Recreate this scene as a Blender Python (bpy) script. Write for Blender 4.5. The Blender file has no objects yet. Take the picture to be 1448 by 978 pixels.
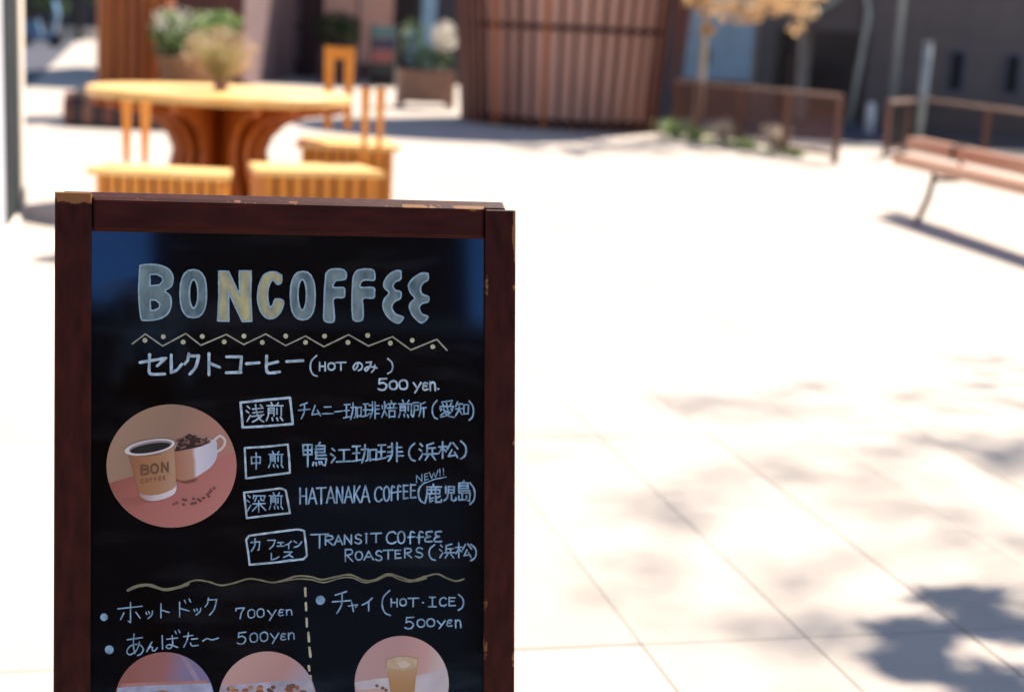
import bpy, bmesh, math, random
from mathutils import Vector as V, Matrix, noise
from mathutils.geometry import tessellate_polygon
random.seed(7)
PI = math.pi
S = bpy.context.scene
COL = S.collection

# ---------------------------------------------------------------- camera
FPX, H = 2150.0, 1.25
pitch, roll = math.atan(449 / FPX), math.radians(3.0)
Fw = V((0, math.cos(pitch), -math.sin(pitch)))
R0 = V((1, 0, 0)); U0 = R0.cross(Fw)
CX = R0 * math.cos(roll) + U0 * math.sin(roll)
CY = -R0 * math.sin(roll) + U0 * math.cos(roll)
CAM = V((0, 0, H))
cd = bpy.data.cameras.new('camera'); cam = bpy.data.objects.new('camera', cd); COL.objects.link(cam)
cd.sensor_width = 36; cd.lens = FPX / 1448 * 36; cd.clip_start = 0.05; cd.clip_end = 1200
M = Matrix((CX, CY, -Fw)).transposed().to_4x4(); M.translation = CAM
cam.matrix_world = M
cd.dof.use_dof = True; cd.dof.focus_distance = 1.95; cd.dof.aperture_fstop = 3.3; cd.dof.aperture_blades = 0
S.camera = cam

def ray(x, y): return CX * ((x - 724) / FPX) + CY * ((489 - y) / FPX) + Fw
def gp(x, y, z=0.0):
    d = ray(x, y); return CAM + d * ((z - H) / d.z)
def atY(x, y, Y):
    d = ray(x, y); return CAM + d * (Y / d.y)

# ---------------------------------------------------------------- world, sun, exposure
sun_dir = V((0.50, 0.80, 1.15)).normalized()
w = bpy.data.worlds.new('World'); S.world = w; w.use_nodes = True
nt = w.node_tree; bg = nt.nodes['Background']
sky = nt.nodes.new('ShaderNodeTexSky'); sky.sky_type = 'NISHITA'; sky.sun_disc = False
sky.sun_elevation = math.asin(sun_dir.z); sky.sun_rotation = math.atan2(sun_dir.x, sun_dir.y)
nt.links.new(sky.outputs[0], bg.inputs[0]); bg.inputs[1].default_value = 0.08
sky.dust_density = 0.2; sky.air_density = 1.0; sky.ozone_density = 3.0
sd = bpy.data.lights.new('sun', 'SUN'); sd.energy = 5.0; sd.angle = math.radians(0.6); sd.color = (1, 0.94, 0.84)
so = bpy.data.objects.new('sun', sd); COL.objects.link(so); so.rotation_euler = sun_dir.to_track_quat('Z', 'Y').to_euler()
S.view_settings.view_transform = 'Standard'; S.view_settings.look = 'None'
S.view_settings.exposure = 1.2; S.view_settings.gamma = 1
S.view_settings.use_white_balance = True; S.view_settings.white_balance_temperature = 6950; S.view_settings.white_balance_tint = 14
S.render.engine = 'CYCLES'

# ---------------------------------------------------------------- materials
def mat(name, col, rough=0.6, var=0.15, scale=8, stretch=(1, 1, 1), bump=0.0, spec=0.5, col2=None, metal=0, trans=0, coat=0):
    m = bpy.data.materials.new(name); m.use_nodes = True
    n = m.node_tree; b = n.nodes['Principled BSDF']
    tc = n.nodes.new('ShaderNodeTexCoord'); mp = n.nodes.new('ShaderNodeMapping')
    mp.inputs['Scale'].default_value = stretch
    n.links.new(tc.outputs['Object'], mp.inputs[0])
    no = n.nodes.new('ShaderNodeTexNoise'); no.inputs['Scale'].default_value = scale; no.inputs['Detail'].default_value = 6
    n.links.new(mp.outputs[0], no.inputs['Vector'])
    cr = n.nodes.new('ShaderNodeValToRGB')
    c2 = col2 or tuple(min(1, c * (1 + var)) for c in col)
    c1 = tuple(c * (1 - var) for c in col) if not col2 else col
    cr.color_ramp.elements[0].position = 0.3; cr.color_ramp.elements[1].position = 0.7
    cr.color_ramp.elements[0].color = (*c1, 1); cr.color_ramp.elements[1].color = (*c2, 1)
    n.links.new(no.outputs[0], cr.inputs[0]); n.links.new(cr.outputs[0], b.inputs['Base Color'])
    b.inputs['Roughness'].default_value = rough; b.inputs['Metallic'].default_value = metal
    b.inputs['Specular IOR Level'].default_value = spec
    b.inputs['Coat Weight'].default_value = coat
    if bump:
        bp = n.nodes.new('ShaderNodeBump'); bp.inputs['Strength'].default_value = bump; bp.inputs['Distance'].default_value = 0.004
        n.links.new(no.outputs[0], bp.inputs['Height']); n.links.new(bp.outputs[0], b.inputs['Normal'])
    return m

def leafmat(name, c1, c2, tr=0.35):
    m = mat(name, c1, 0.5, scale=3, col2=c2)
    n = m.node_tree; b = n.nodes['Principled BSDF']
    t = n.nodes.new('ShaderNodeBsdfTranslucent'); mx = n.nodes.new('ShaderNodeMixShader'); mx.inputs[0].default_value = tr
    src = b.inputs['Base Color'].links[0].from_socket
    n.links.new(src, t.inputs[0]); n.links.new(b.outputs[0], mx.inputs[1]); n.links.new(t.outputs[0], mx.inputs[2])
    n.links.new(mx.outputs[0], n.nodes['Material Output'].inputs[0])
    return m

# ---------------------------------------------------------------- mesh helpers
class G:
    """collects faces in WORLD coordinates"""
    def __init__(s): s.v = []; s.f = []; s.mi = []
    def add(s, vs, fs, mi=0):
        o = len(s.v); s.v += [V(p) for p in vs]
        for f in fs: s.f.append([o + i for i in f]); s.mi.append(mi)
        return s
    def box(s, c, ax, ay, az, mi=0):           # centre, half-axis vectors
        c, ax, ay, az = V(c), V(ax), V(ay), V(az)
        vs = [c + ax * i + ay * j + az * k for k in (-1, 1) for j in (-1, 1) for i in (-1, 1)]
        return s.add(vs, [(0, 2, 3, 1), (4, 5, 7, 6), (0, 1, 5, 4), (2, 6, 7, 3), (0, 4, 6, 2), (1, 3, 7, 5)], mi)
    def bx(s, x0, x1, y0, y1, z0, z1, mi=0):
        return s.box(((x0 + x1) / 2, (y0 + y1) / 2, (z0 + z1) / 2), ((x1 - x0) / 2, 0, 0), (0, (y1 - y0) / 2, 0), (0, 0, (z1 - z0) / 2), mi)
    def prism(s, pts, off, mi=0):              # polygon extruded along off
        n = len(pts); pts = [V(p) for p in pts]; off = V(off)
        tri = tessellate_polygon([pts])
        s.add(pts + [p + off for p in pts], [tuple(t) for t in tri] + [tuple(i + n for i in t[::-1]) for t in tri] + [(i, (i + 1) % n, (i + 1) % n + n, i + n) for i in range(n)], mi)
        return s
    def tube(s, pts, rad, n=8, mi=0):
        pts = [V(p) for p in pts]
        if not isinstance(rad, (list, tuple)): rad = [rad] * len(pts)
        vs = []
        for i, p in enumerate(pts):
            t = (pts[min(i + 1, len(pts) - 1)] - pts[max(i - 1, 0)]).normalized()
            a = t.cross(V((0, 0, 1)) if abs(t.z) < 0.9 else V((1, 0, 0))).normalized(); b = t.cross(a)
            vs += [p + (a * math.cos(2 * PI * k / n) + b * math.sin(2 * PI * k / n)) * rad[i] for k in range(n)]
        fs = [(i * n + k, i * n + (k + 1) % n, (i + 1) * n + (k + 1) % n, (i + 1) * n + k) for i in range(len(pts) - 1) for k in range(n)]
        fs += [tuple(range(n))[::-1], tuple((len(pts) - 1) * n + k for k in range(n))]
        return s.add(vs, fs, mi)
    def lathe(s, c, prof, n=32, mi=0, a0=0, a1=2 * PI):
        c = V(c); full = abs(a1 - a0 - 2 * PI) < 1e-6; m = n if full else n + 1
        vs = [c + V((r * math.cos(a0 + (a1 - a0) * k / n), r * math.sin(a0 + (a1 - a0) * k / n), z)) for r, z in prof for k in range(m)]
        fs = [(i * m + k, i * m + (k + 1) % m, (i + 1) * m + (k + 1) % m, (i + 1) * m + k) for i in range(len(prof) - 1) for k in range(n)]
        return s.add(vs, fs, mi)

def link(o, parent=None):
    COL.objects.link(o)
    if parent: o.parent = parent
    return o
def root_of(p):
    while p.parent: p = p.parent
    return p
def obj(name, g, mats, parent=None, smooth=False, bevel=0, label=None, clean=False):
    me = bpy.data.meshes.new(name); inv = None
    vs = g.v
    if parent is not None:
        rt = root_of(parent); inv = rt.matrix_basis.inverted(); vs = [inv @ p for p in vs]
    me.from_pydata(vs, [], g.f)
    if not isinstance(mats, (list, tuple)): mats = [mats]
    for m in mats: me.materials.append(m)
    for p, i in zip(me.polygons, g.mi): p.material_index = i; p.use_smooth = smooth
    if bevel or clean or smooth:
        bm = bmesh.new(); bm.from_mesh(me)
        bmesh.ops.recalc_face_normals(bm, faces=bm.faces)
        if bevel: bmesh.ops.bevel(bm, geom=bm.edges[:], offset=bevel, segments=2, affect='EDGES', profile=0.6)
        bm.to_mesh(me); bm.free()
    o = bpy.data.objects.new(name, me); link(o, parent)
    if label: o['label'] = label
    return o
def thing(name, label, cat, loc=(0, 0, 0), rz=0, group=None):
    o = bpy.data.objects.new(name, None); o.empty_display_size = 0.1; COL.objects.link(o)
    o.matrix_basis = Matrix.Translation(V(loc)) @ Matrix.Rotation(rz, 4, 'Z')
    o['label'] = label; o['category'] = cat
    if group: o['group'] = group
    return o
def tag(o, label, cat, group=None):
    o['label'] = label; o['category'] = cat
    if group: o['group'] = group
    return o
def struct(o, kind='structure', label=None):
    o['kind'] = kind
    if label: o['label'] = label
    return o

# ---------------------------------------------------------------- grid axes of the plaza
E1 = V((0.9725, 0.2331, 0)); E2 = V((-0.2331, 0.9725, 0)); Z = V((0, 0, 1))
def gr(a, b, z=0): return E1 * a + E2 * b + Z * z

m_pave = mat('pale_paving', (0.43, 0.385, 0.34), 0.85, 0.05, 2.5, bump=0.15, spec=0.2)
m_slab = mat('pale_slab', (0.435, 0.388, 0.342), 0.85, 0.06, 3.5, bump=0.25, spec=0.2)
def vary(m, amt):
    n = m.node_tree; b = n.nodes['Principled BSDF']; src = b.inputs['Base Color'].links[0].from_socket
    oi = n.nodes.new('ShaderNodeObjectInfo'); mr = n.nodes.new('ShaderNodeMapRange'); mr.inputs['To Min'].default_value = 1 - amt; mr.inputs['To Max'].default_value = 1 + amt * .4
    n.links.new(oi.outputs['Random'], mr.inputs['Value'])
    mx = n.nodes.new('ShaderNodeVectorMath'); mx.operation = 'SCALE'; n.links.new(src, mx.inputs[0]); n.links.new(mr.outputs[0], mx.inputs['Scale']); n.links.new(mx.outputs[0], b.inputs['Base Color'])
vary(m_slab, .07)
m_joint = mat('joint_bed', (0.44, 0.39, 0.34), 0.9, 0.1, 10)

g = G(); g.bx(-260, 260, -60, 420, -0.2, -0.006)
ground = struct(obj('ground', g, m_pave), label='pale sunlit paving of the plaza')
# slabs as separate pieces
sl = [-0.10]
S1, S2 = 0.372, 1.61
meshes = []
for k in range(4):
    g = G(); j = 0.0036
    g.box((0, 0, -0.004), ((S1 - j) / 2, 0, 0), (0, (S2 - j) / 2, 0), (0, 0, 0.006 + 0.0004 * k))
    me = bpy.data.meshes.new('slab'); me.from_pydata(g.v, [], g.f); me.materials.append(m_slab)
    meshes.append(me)
ca = math.atan2(E1.y, E1.x)
# bed under the slabs shows dark in the joints
g = G(); g.box(gr(1.35 + 1.5 * S1, 2.84 + 2.2 * S2, -0.0055), E1 * S1 * 12.5, E2 * S2 * 3.35, Z * 0.002)
struct(obj('joint_bed', g, m_joint, ground))
for i in range(-10, 14):
    for jx in range(-1, 6):
        o = bpy.data.objects.new('slab', meshes[random.randrange(4)])
        c = gr(1.365 + S1 * (i + .5), 2.84 + S2 * (jx + .5))
        o.matrix_basis = Matrix.Translation(c) @ Matrix.Rotation(ca, 4, 'Z')
        link(o, ground)

# ================================================================ THE MENU BOARD
UD = (CX * 0.003 + CY).normalized()            # up the leaning board
DD = Z.cross(UD); DD = -DD if DD.x < 0 else DD
DD.normalize(); ND = DD.cross(UD).normalized() # DD = right, ND points to the viewer
if ND.y > 0: ND = -ND
Zd = 1.93
PTL = CAM + ray(80, 272) * Zd
def pl(x, y, h=0.0):
    """photo pixel -> point of the board plane, h metres in front of it"""
    d = ray(x, y); q = PTL + ND * h
    t = (q - CAM).dot(ND) / d.dot(ND)
    return CAM + d * t
def bc(s, t, h=0.0): return PTL + DD * s + UD * t + ND * h
def st(x, y):
    q = pl(x, y) - PTL; return q.dot(DD), q.dot(UD)
sR = st(729, 500)[0]; sL = st(76.5, 620)[0]
tTop = 0.0; hTop = PTL.z; LEN = (hTop - 0.0) / UD.z
iL = st(128.5, 600)[0]; iR = st(686, 640)[0]; iT = st(400, 331.5)[1]
PW = 0.5 * (sL + sR)
tb = -LEN + 0.004
board = thing('menu_board', 'dark brown wooden A-frame menu board with chalk pen lettering and round photos', 'menu board',
              tuple(bc(PW, -LEN) * 1), ca)

def paint_mat(name, wear):
    m = bpy.data.materials.new(name); m.use_nodes = True
    n = m.node_tree; b = n.nodes['Principled BSDF']; L = n.links
    tc = n.nodes.new('ShaderNodeTexCoord')
    n1 = n.nodes.new('ShaderNodeTexNoise'); n1.inputs['Scale'].default_value = 55; n1.inputs['Detail'].default_value = 8
    n1.inputs['Roughness'].default_value = 0.7
    L.new(tc.outputs['Object'], n1.inputs['Vector'])
    mp = n.nodes.new('ShaderNodeMapping'); mp.inputs['Scale'].default_value = (6, 6, 1.2) if wear != 'rail' else (1, 6, 6)
    L.new(tc.outputs['Object'], mp.inputs[0])
    n2 = n.nodes.new('ShaderNodeTexNoise'); n2.inputs['Scale'].default_value = 14; n2.inputs['Detail'].default_value = 8
    L.new(mp.outputs[0], n2.inputs['Vector'])
    cr = n.nodes.new('ShaderNodeValToRGB'); L.new(n2.outputs[0], cr.inputs[0])
    cr.color_ramp.elements[0].position = 0.3; cr.color_ramp.elements[1].position = 0.72
    cr.color_ramp.elements[0].color = (0.027, 0.0056, 0.0046, 1); cr.color_ramp.elements[1].color = (0.062, 0.0125, 0.0090, 1)
    # distance coordinate from stored attribute 'wear' (painted per corner: how exposed the arris is)
    at = n.nodes.new('ShaderNodeAttribute'); at.attribute_name = 'wear'
    ad = n.nodes.new('ShaderNodeMath'); ad.operation = 'ADD'; L.new(at.outputs['Fac'], ad.inputs[0])
    sb = n.nodes.new('ShaderNodeMath'); sb.operation = 'MULTIPLY_ADD'; L.new(n1.outputs[0], sb.inputs[0]); sb.inputs[1].default_value = 1.7; sb.inputs[2].default_value = -0.85
    L.new(sb.outputs[0], ad.inputs[1])
    ms = n.nodes.new('ShaderNodeMapRange'); ms.inputs['From Min'].default_value = 0.46; ms.inputs['From Max'].default_value = 0.54
    L.new(ad.outputs[0], ms.inputs['Value'])
    mx = n.nodes.new('ShaderNodeMix'); mx.data_type = 'RGBA'
    L.new(ms.outputs[0], mx.inputs[0]); L.new(cr.outputs[0], mx.inputs[6]); mx.inputs[7].default_value = (0.26, 0.115, 0.045, 1)
    L.new(mx.outputs[2], b.inputs['Base Color'])
    b.inputs['Roughness'].default_value = 0.5; b.inputs['Specular IOR Level'].default_value = 0.12
    bp = n.nodes.new('ShaderNodeBump'); bp.inputs['Strength'].default_value = 0.25; bp.inputs['Distance'].default_value = 0.0008
    L.new(n2.outputs[0], bp.inputs['Height']); L.new(bp.outputs[0], b.inputs['Normal'])
    return m
m_stile = paint_mat('worn_maroon_paint', 'stile'); m_rail = paint_mat('worn_maroon_paint_rail', 'rail')

def bar(name, s0, s1, t0, t1, h0, h1, m, wearfn, ns, ntt, parent, bev=0.0016):
    """a frame member subdivided on its face so the 'wear' attribute has somewhere to live"""
    bm = bmesh.new(); inv = root_of(parent).matrix_basis.inverted(); lay = bm.verts.layers.float.new('wear')
    def P(s, t, h): return inv @ bc(s, t, h)
    ss = [s0 + (s1 - s0) * i / ns for i in range(ns + 1)]; ts = [t0 + (t1 - t0) * i / ntt for i in range(ntt + 1)]
    def edgepull(s, t, h):   # small arris round
        return P(s, t, h)
    G_ = {}
    for i, s in enumerate(ss):
        for j, t in enumerate(ts):
            e = (i in (0, ns)) or (j in (0, ntt))
            G_[i, j] = bm.verts.new(P(s + (bev if i == 0 else -bev if i == ns else 0), t + (bev if j == 0 else -bev if j == ntt else 0), h1))
    for (i, j), v in G_.items(): v[lay] = wearfn(ss[i], ts[j])
    for i in range(ns):
        for j in range(ntt):
            bm.faces.new((G_[i, j], G_[i + 1, j], G_[i + 1, j + 1], G_[i, j + 1]))
    rim = [(i, 0) for i in range(ns)] + [(ns, j) for j in range(ntt)] + [(i, ntt) for i in range(ns, 0, -1)] + [(0, j) for j in range(ntt, 0, -1)]
    prev = [G_[k] for k in rim]
    for hh, in ((h1 - bev,), (h0,)):
        cur = []
        for (i, j) in rim:
            v = bm.verts.new(P(ss[i], ts[j], hh)); v[lay] = wearfn(ss[i], ts[j]) ; cur.append(v)
        for k in range(len(rim)):
            bm.faces.new((prev[k], cur[k], cur[(k + 1) % len(rim)], prev[(k + 1) % len(rim)]))
        prev = cur
    bm.faces.new(prev)
    bmesh.ops.recalc_face_normals(bm, faces=bm.faces)
    me = bpy.data.meshes.new(name); bm.to_mesh(me); bm.free(); me.materials.append(m)
    o = bpy.data.objects.new(name, me); link(o, parent); return o

nz = lambda s, t, k=90: noise.noise(V((s * k, t * k, 3.1)))
def w_left(s, t):
    d = t                                    # 0 at the top
    v = 1.25 if d > -0.006 else max(0.0, 1.15 - (-d - 0.003) / 0.014)
    sp = 0.33 if (abs(s - iL) < 0.003 and noise.noise(V((0.3, t * 25, 9))) > 0.12) else 0
    return max(v if s > sL + 0.003 or d > -0.004 else 0.5 * v, sp)
def w_rail(s, t):
    d = t + 0.022 * 0 - 0.0
    x = (s - iL) / (iR - iL)
    edge = 0.62 - (-d) / 0.018
    k = 0.19 + 0.25 * noise.noise(V((s * 14, 1.7, 0))) + (0.28 if x > 0.78 else 0)
    return max(0, edge + k - 0.28) * 1.0 + (0.12 if d < -0.003 and noise.noise(V((s * 60, t * 60, 5))) > 0.45 else 0)
def w_right(s, t):
    a = max(0, 1.1 - (sR - s) / 0.007) * max(0, min(1, 1 - (-t - 0.05) / 0.05))
    b = max(0, 1.2 - (-t) / 0.007)
    c = 0.5 if (sR - s) < 0.003 and noise.noise(V((2.3, t * 22, 4))) > 0.22 else 0
    e = 0.4 if (s - iR) < 0.003 and noise.noise(V((7.3, t * 30, 4))) > 0.25 else 0
    return max(a, b, c, e)
TH = 0.022
tR = -0.0085
bar('side_rail', sL, iL, tb, 0.001, -TH, 0.0, m_stile, w_left, 14, 300, board)
bar('side_rail', iR, sR, tb, st(729, 297)[1], -TH, 0.0, m_stile, w_right, 14, 300, board)
# top rail, slanting very slightly down to the right like the photo's worn rail
bar('top_rail', iL + 0.0006, iR - 0.0006, iT, st(400, 284)[1], -TH, -0.0015, m_rail, w_rail, 260, 8, board, .0045)
bar('bottom_rail', iL + 0.0006, iR - 0.0006, -LEN + 0.10, -LEN + 0.15, -TH, -0.0015, m_rail, lambda s, t: 0, 4, 2, board)
# the black panel
m_black = mat('glossy_black_panel', (0.0045, 0.0035, 0.0035), 0.16, 0.2, 3, spec=0.75)
def black_nodes(m):
    n = m.node_tree; b = n.nodes['Principled BSDF']; L = n.links
    tc = n.nodes.new('ShaderNodeTexCoord'); mp = n.nodes.new('ShaderNodeMapping'); mp.inputs['Scale'].default_value = (2, 2, 9)
    mp.inputs['Rotation'].default_value = (0, 0.08, 0)
    L.new(tc.outputs['Object'], mp.inputs[0])
    a = n.nodes.new('ShaderNodeTexNoise'); a.inputs['Scale'].default_value = 3.2; a.inputs['Detail'].default_value = 8
    L.new(mp.outputs[0], a.inputs['Vector'])
    mr = n.nodes.new('ShaderNodeMapRange'); mr.inputs['From Min'].default_value = 0.5; mr.inputs['From Max'].default_value = 0.8
    mr.inputs['To Min'].default_value = 0.055; mr.inputs['To Max'].default_value = 0.12
    L.new(a.outputs[0], mr.inputs['Value']); L.new(mr.outputs[0], b.inputs['Roughness'])
    mr2 = n.nodes.new('ShaderNodeMapRange'); mr2.inputs['From Min'].default_value = 0.52; mr2.inputs['From Max'].default_value = 0.80
    mx = n.nodes.new('ShaderNodeMix'); mx.data_type = 'RGBA'
    mx.inputs[6].default_value = (0.0062, 0.0036, 0.0026, 1); mx.inputs[7].default_value = (0.019, 0.016, 0.016, 1)
    L.new(a.outputs[0], mr2.inputs['Value']); L.new(mr2.outputs[0], mx.inputs[0]); L.new(mx.outputs[2], b.inputs['Base Color'])
black_nodes(m_black)
_b = m_black.node_tree.nodes['Principled BSDF']; _b.inputs['IOR'].default_value = 1.95; _b.inputs['Specular IOR Level'].default_value = 0.6; _b.inputs['Specular Tint'].default_value = (0.18, 0.50, 1.0, 1)
HP = -0.0075
g = G(); g.box((bc(iL, iT, 0) + bc(iR, -LEN + 0.15, 0)) / 2 + ND * (HP - 0.003), DD * ((iR - iL) / 2 + 0.004), UD * ((iT + LEN - 0.15) / 2 + 0.004), ND * 0.003)
panel = obj('panel', g, m_black, board)
# hinged rear frame (legs of the A)
g_off = 0.016
RU = (UD + E2 * 0.0)
rdir = V((0, 0, 0)) + (-Z) * 1.0 + E2 * 0.36; rdir.normalize()
top_c = bc(PW, 0.0015, -TH - 0.0125)
rl = (top_c.z) / (-rdir.z) - 0.006
hw = (sR - sL) / 2 - 0.008
rn = DD.cross(rdir).normalized()
for sgn, in ((-1,), (1,)):
    g = G(); c = top_c + DD * sgn * (hw - 0.02) + rdir * (rl / 2 + .0205)
    g.box(c, DD * 0.02, rdir * (rl / 2 - .0205), rn * 0.010)
    obj('rear_leg', g, m_stile, board, bevel=0.001)
g = G(); g.box(top_c + rdir * 0.02, DD * hw, rdir * 0.02, rn * 0.010); obj('rear_rail', g, m_stile, board, bevel=0.003)
g = G(); g.box(top_c + rdir * (rl - 0.15), DD * (hw - 0.0405), rdir * 0.02, rn * 0.0095); obj('rear_rail', g, m_stile, board, bevel=0.001)
m_brass = mat('dull_hinge_steel', (0.03, 0.028, 0.03), 0.6, 0.1, metal=0.4)
for s in (-0.17, 0.17):
    g = G(); g.tube([bc(PW + s - 0.03, -0.044, -TH - 0.0045), bc(PW + s + 0.03, -0.044, -TH - 0.0045)], 0.003, 8); obj('hinge', g, m_brass, board, smooth=True)

# ---------------------------------------------------------------- pen strokes
m_pen = mat('pale_blue_paint_pen', (0.24, 0.42, 0.60), 0.6, 0.45, 110, spec=0.3)
m_penw = mat('pale_white_paint_pen', (0.40, 0.56, 0.68), 0.6, 0.4, 110, spec=0.3)
m_yel = mat('pale_yellow_paint_pen', (0.50, 0.50, 0.34), 0.6, 0.3, 200, spec=0.3)
m_yel2 = mat('worn_olive_paint_pen', (0.20, 0.20, 0.13), 0.7, 0.4, 60, spec=0.3)
layer = [0]
def smooth_poly(P, n=5):
    out = []
    for i in range(len(P) - 1):
        a = P[max(i - 1, 0)]; b = P[i]; c = P[i + 1]; d = P[min(i + 2, len(P) - 1)]
        for k in range(n):
            t = k / n
            out.append(tuple(0.5 * (2 * b[q] + (c[q] - a[q]) * t + (2 * a[q] - 5 * b[q] + 4 * c[q] - d[q]) * t * t + (-a[q] + 3 * b[q] - 3 * c[q] + d[q]) * t ** 3) for q in (0, 1)))
    out.append(P[-1]); return out
def ribbon(g, P, wd, curve=False, mi=0, base=HP + 0.0006, taper=True):
    """flat pen stroke through photo pixels P, wd pixels wide, with round ends"""
    if len(P) > 2:
        if curve: P = smooth_poly(P)
        else:
            cut = [0]
            for i in range(1, len(P) - 1):
                a = V((P[i][0] - P[i - 1][0], P[i][1] - P[i - 1][1])); b = V((P[i + 1][0] - P[i][0], P[i + 1][1] - P[i][1]))
                if a.length > 0 and b.length > 0 and a.angle(b) > 0.7: cut.append(i)
            if len(cut) > 1:
                cut.append(len(P) - 1)
                for q in range(len(cut) - 1): ribbon(g, P[cut[q]:cut[q + 1] + 1], wd, False, mi, base)
                return
    Q = [V(P[0])]
    for p in P[1:]:
        p = V(p)
        n = max(1, int((p - Q[-1]).length / 6)); q0 = Q[-1]
        for k in range(1, n + 1): Q.append(q0.lerp(p, k / n))
    if len(Q) < 2: return
    layer[0] = (layer[0] + 1) % 12
    h = base + 0.000006 * layer[0]
    sd_ = random.random() * 50
    L_, R_ = [], []
    for i, p in enumerate(Q):
        t = (Q[min(i + 1, len(Q) - 1)] - Q[max(i - 1, 0)])
        if t.length < 1e-6: t = V((1, 0))
        t.normalize(); nrm = V((-t.y, t.x))
        ww = wd / 2 * (1 + 0.26 * noise.noise(V((sd_, i * 0.7, 0)))) * (0.92 if taper and i == len(Q) - 1 else 1)
        L_.append(p + nrm * ww); R_.append(p - nrm * ww)
    def cap(p, d, s0):
        r = wd / 2; out = []
        for k in range(1, 4):
            a = PI * k / 4; out.append(p + V((-d.y, d.x)) * r * math.cos(a) * s0 + d * r * math.sin(a))
        return out
    d1 = (Q[-1] - Q[-2]).normalized(); d0 = (Q[0] - Q[1]).normalized()
    n = len(Q)
    vs = [pl(p.x, p.y, h) for p in L_ + R_]
    fs = [(i, i + 1, n + i + 1, n + i) for i in range(n - 1)]
    c1 = cap(Q[-1], d1, 1); b = len(vs); vs += [pl(p.x, p.y, h) for p in c1]; fs.append((n - 1, b, b + 1, b + 2, 2 * n - 1))
    c0 = cap(Q[0], d0, 1); b = len(vs); vs += [pl(p.x, p.y, h) for p in c0]; fs.append((n, b, b + 1, b + 2, 0))
    g.add(vs, fs, mi)
def blob(g, x, y, r, mi=0, ry=None, base=HP + 0.0006, n=14):
    layer[0] = (layer[0] + 1) % 12; h = base + 0.000006 * layer[0]; ry = ry or r; s0 = random.random() * 9
    vs = [pl(x + r * math.cos(2 * PI * k / n) * (1 + .1 * noise.noise(V((s0, k, 0)))), y + ry * math.sin(2 * PI * k / n), h) for k in range(n)]
    g.add(vs, [tuple(range(n))], mi)

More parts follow.
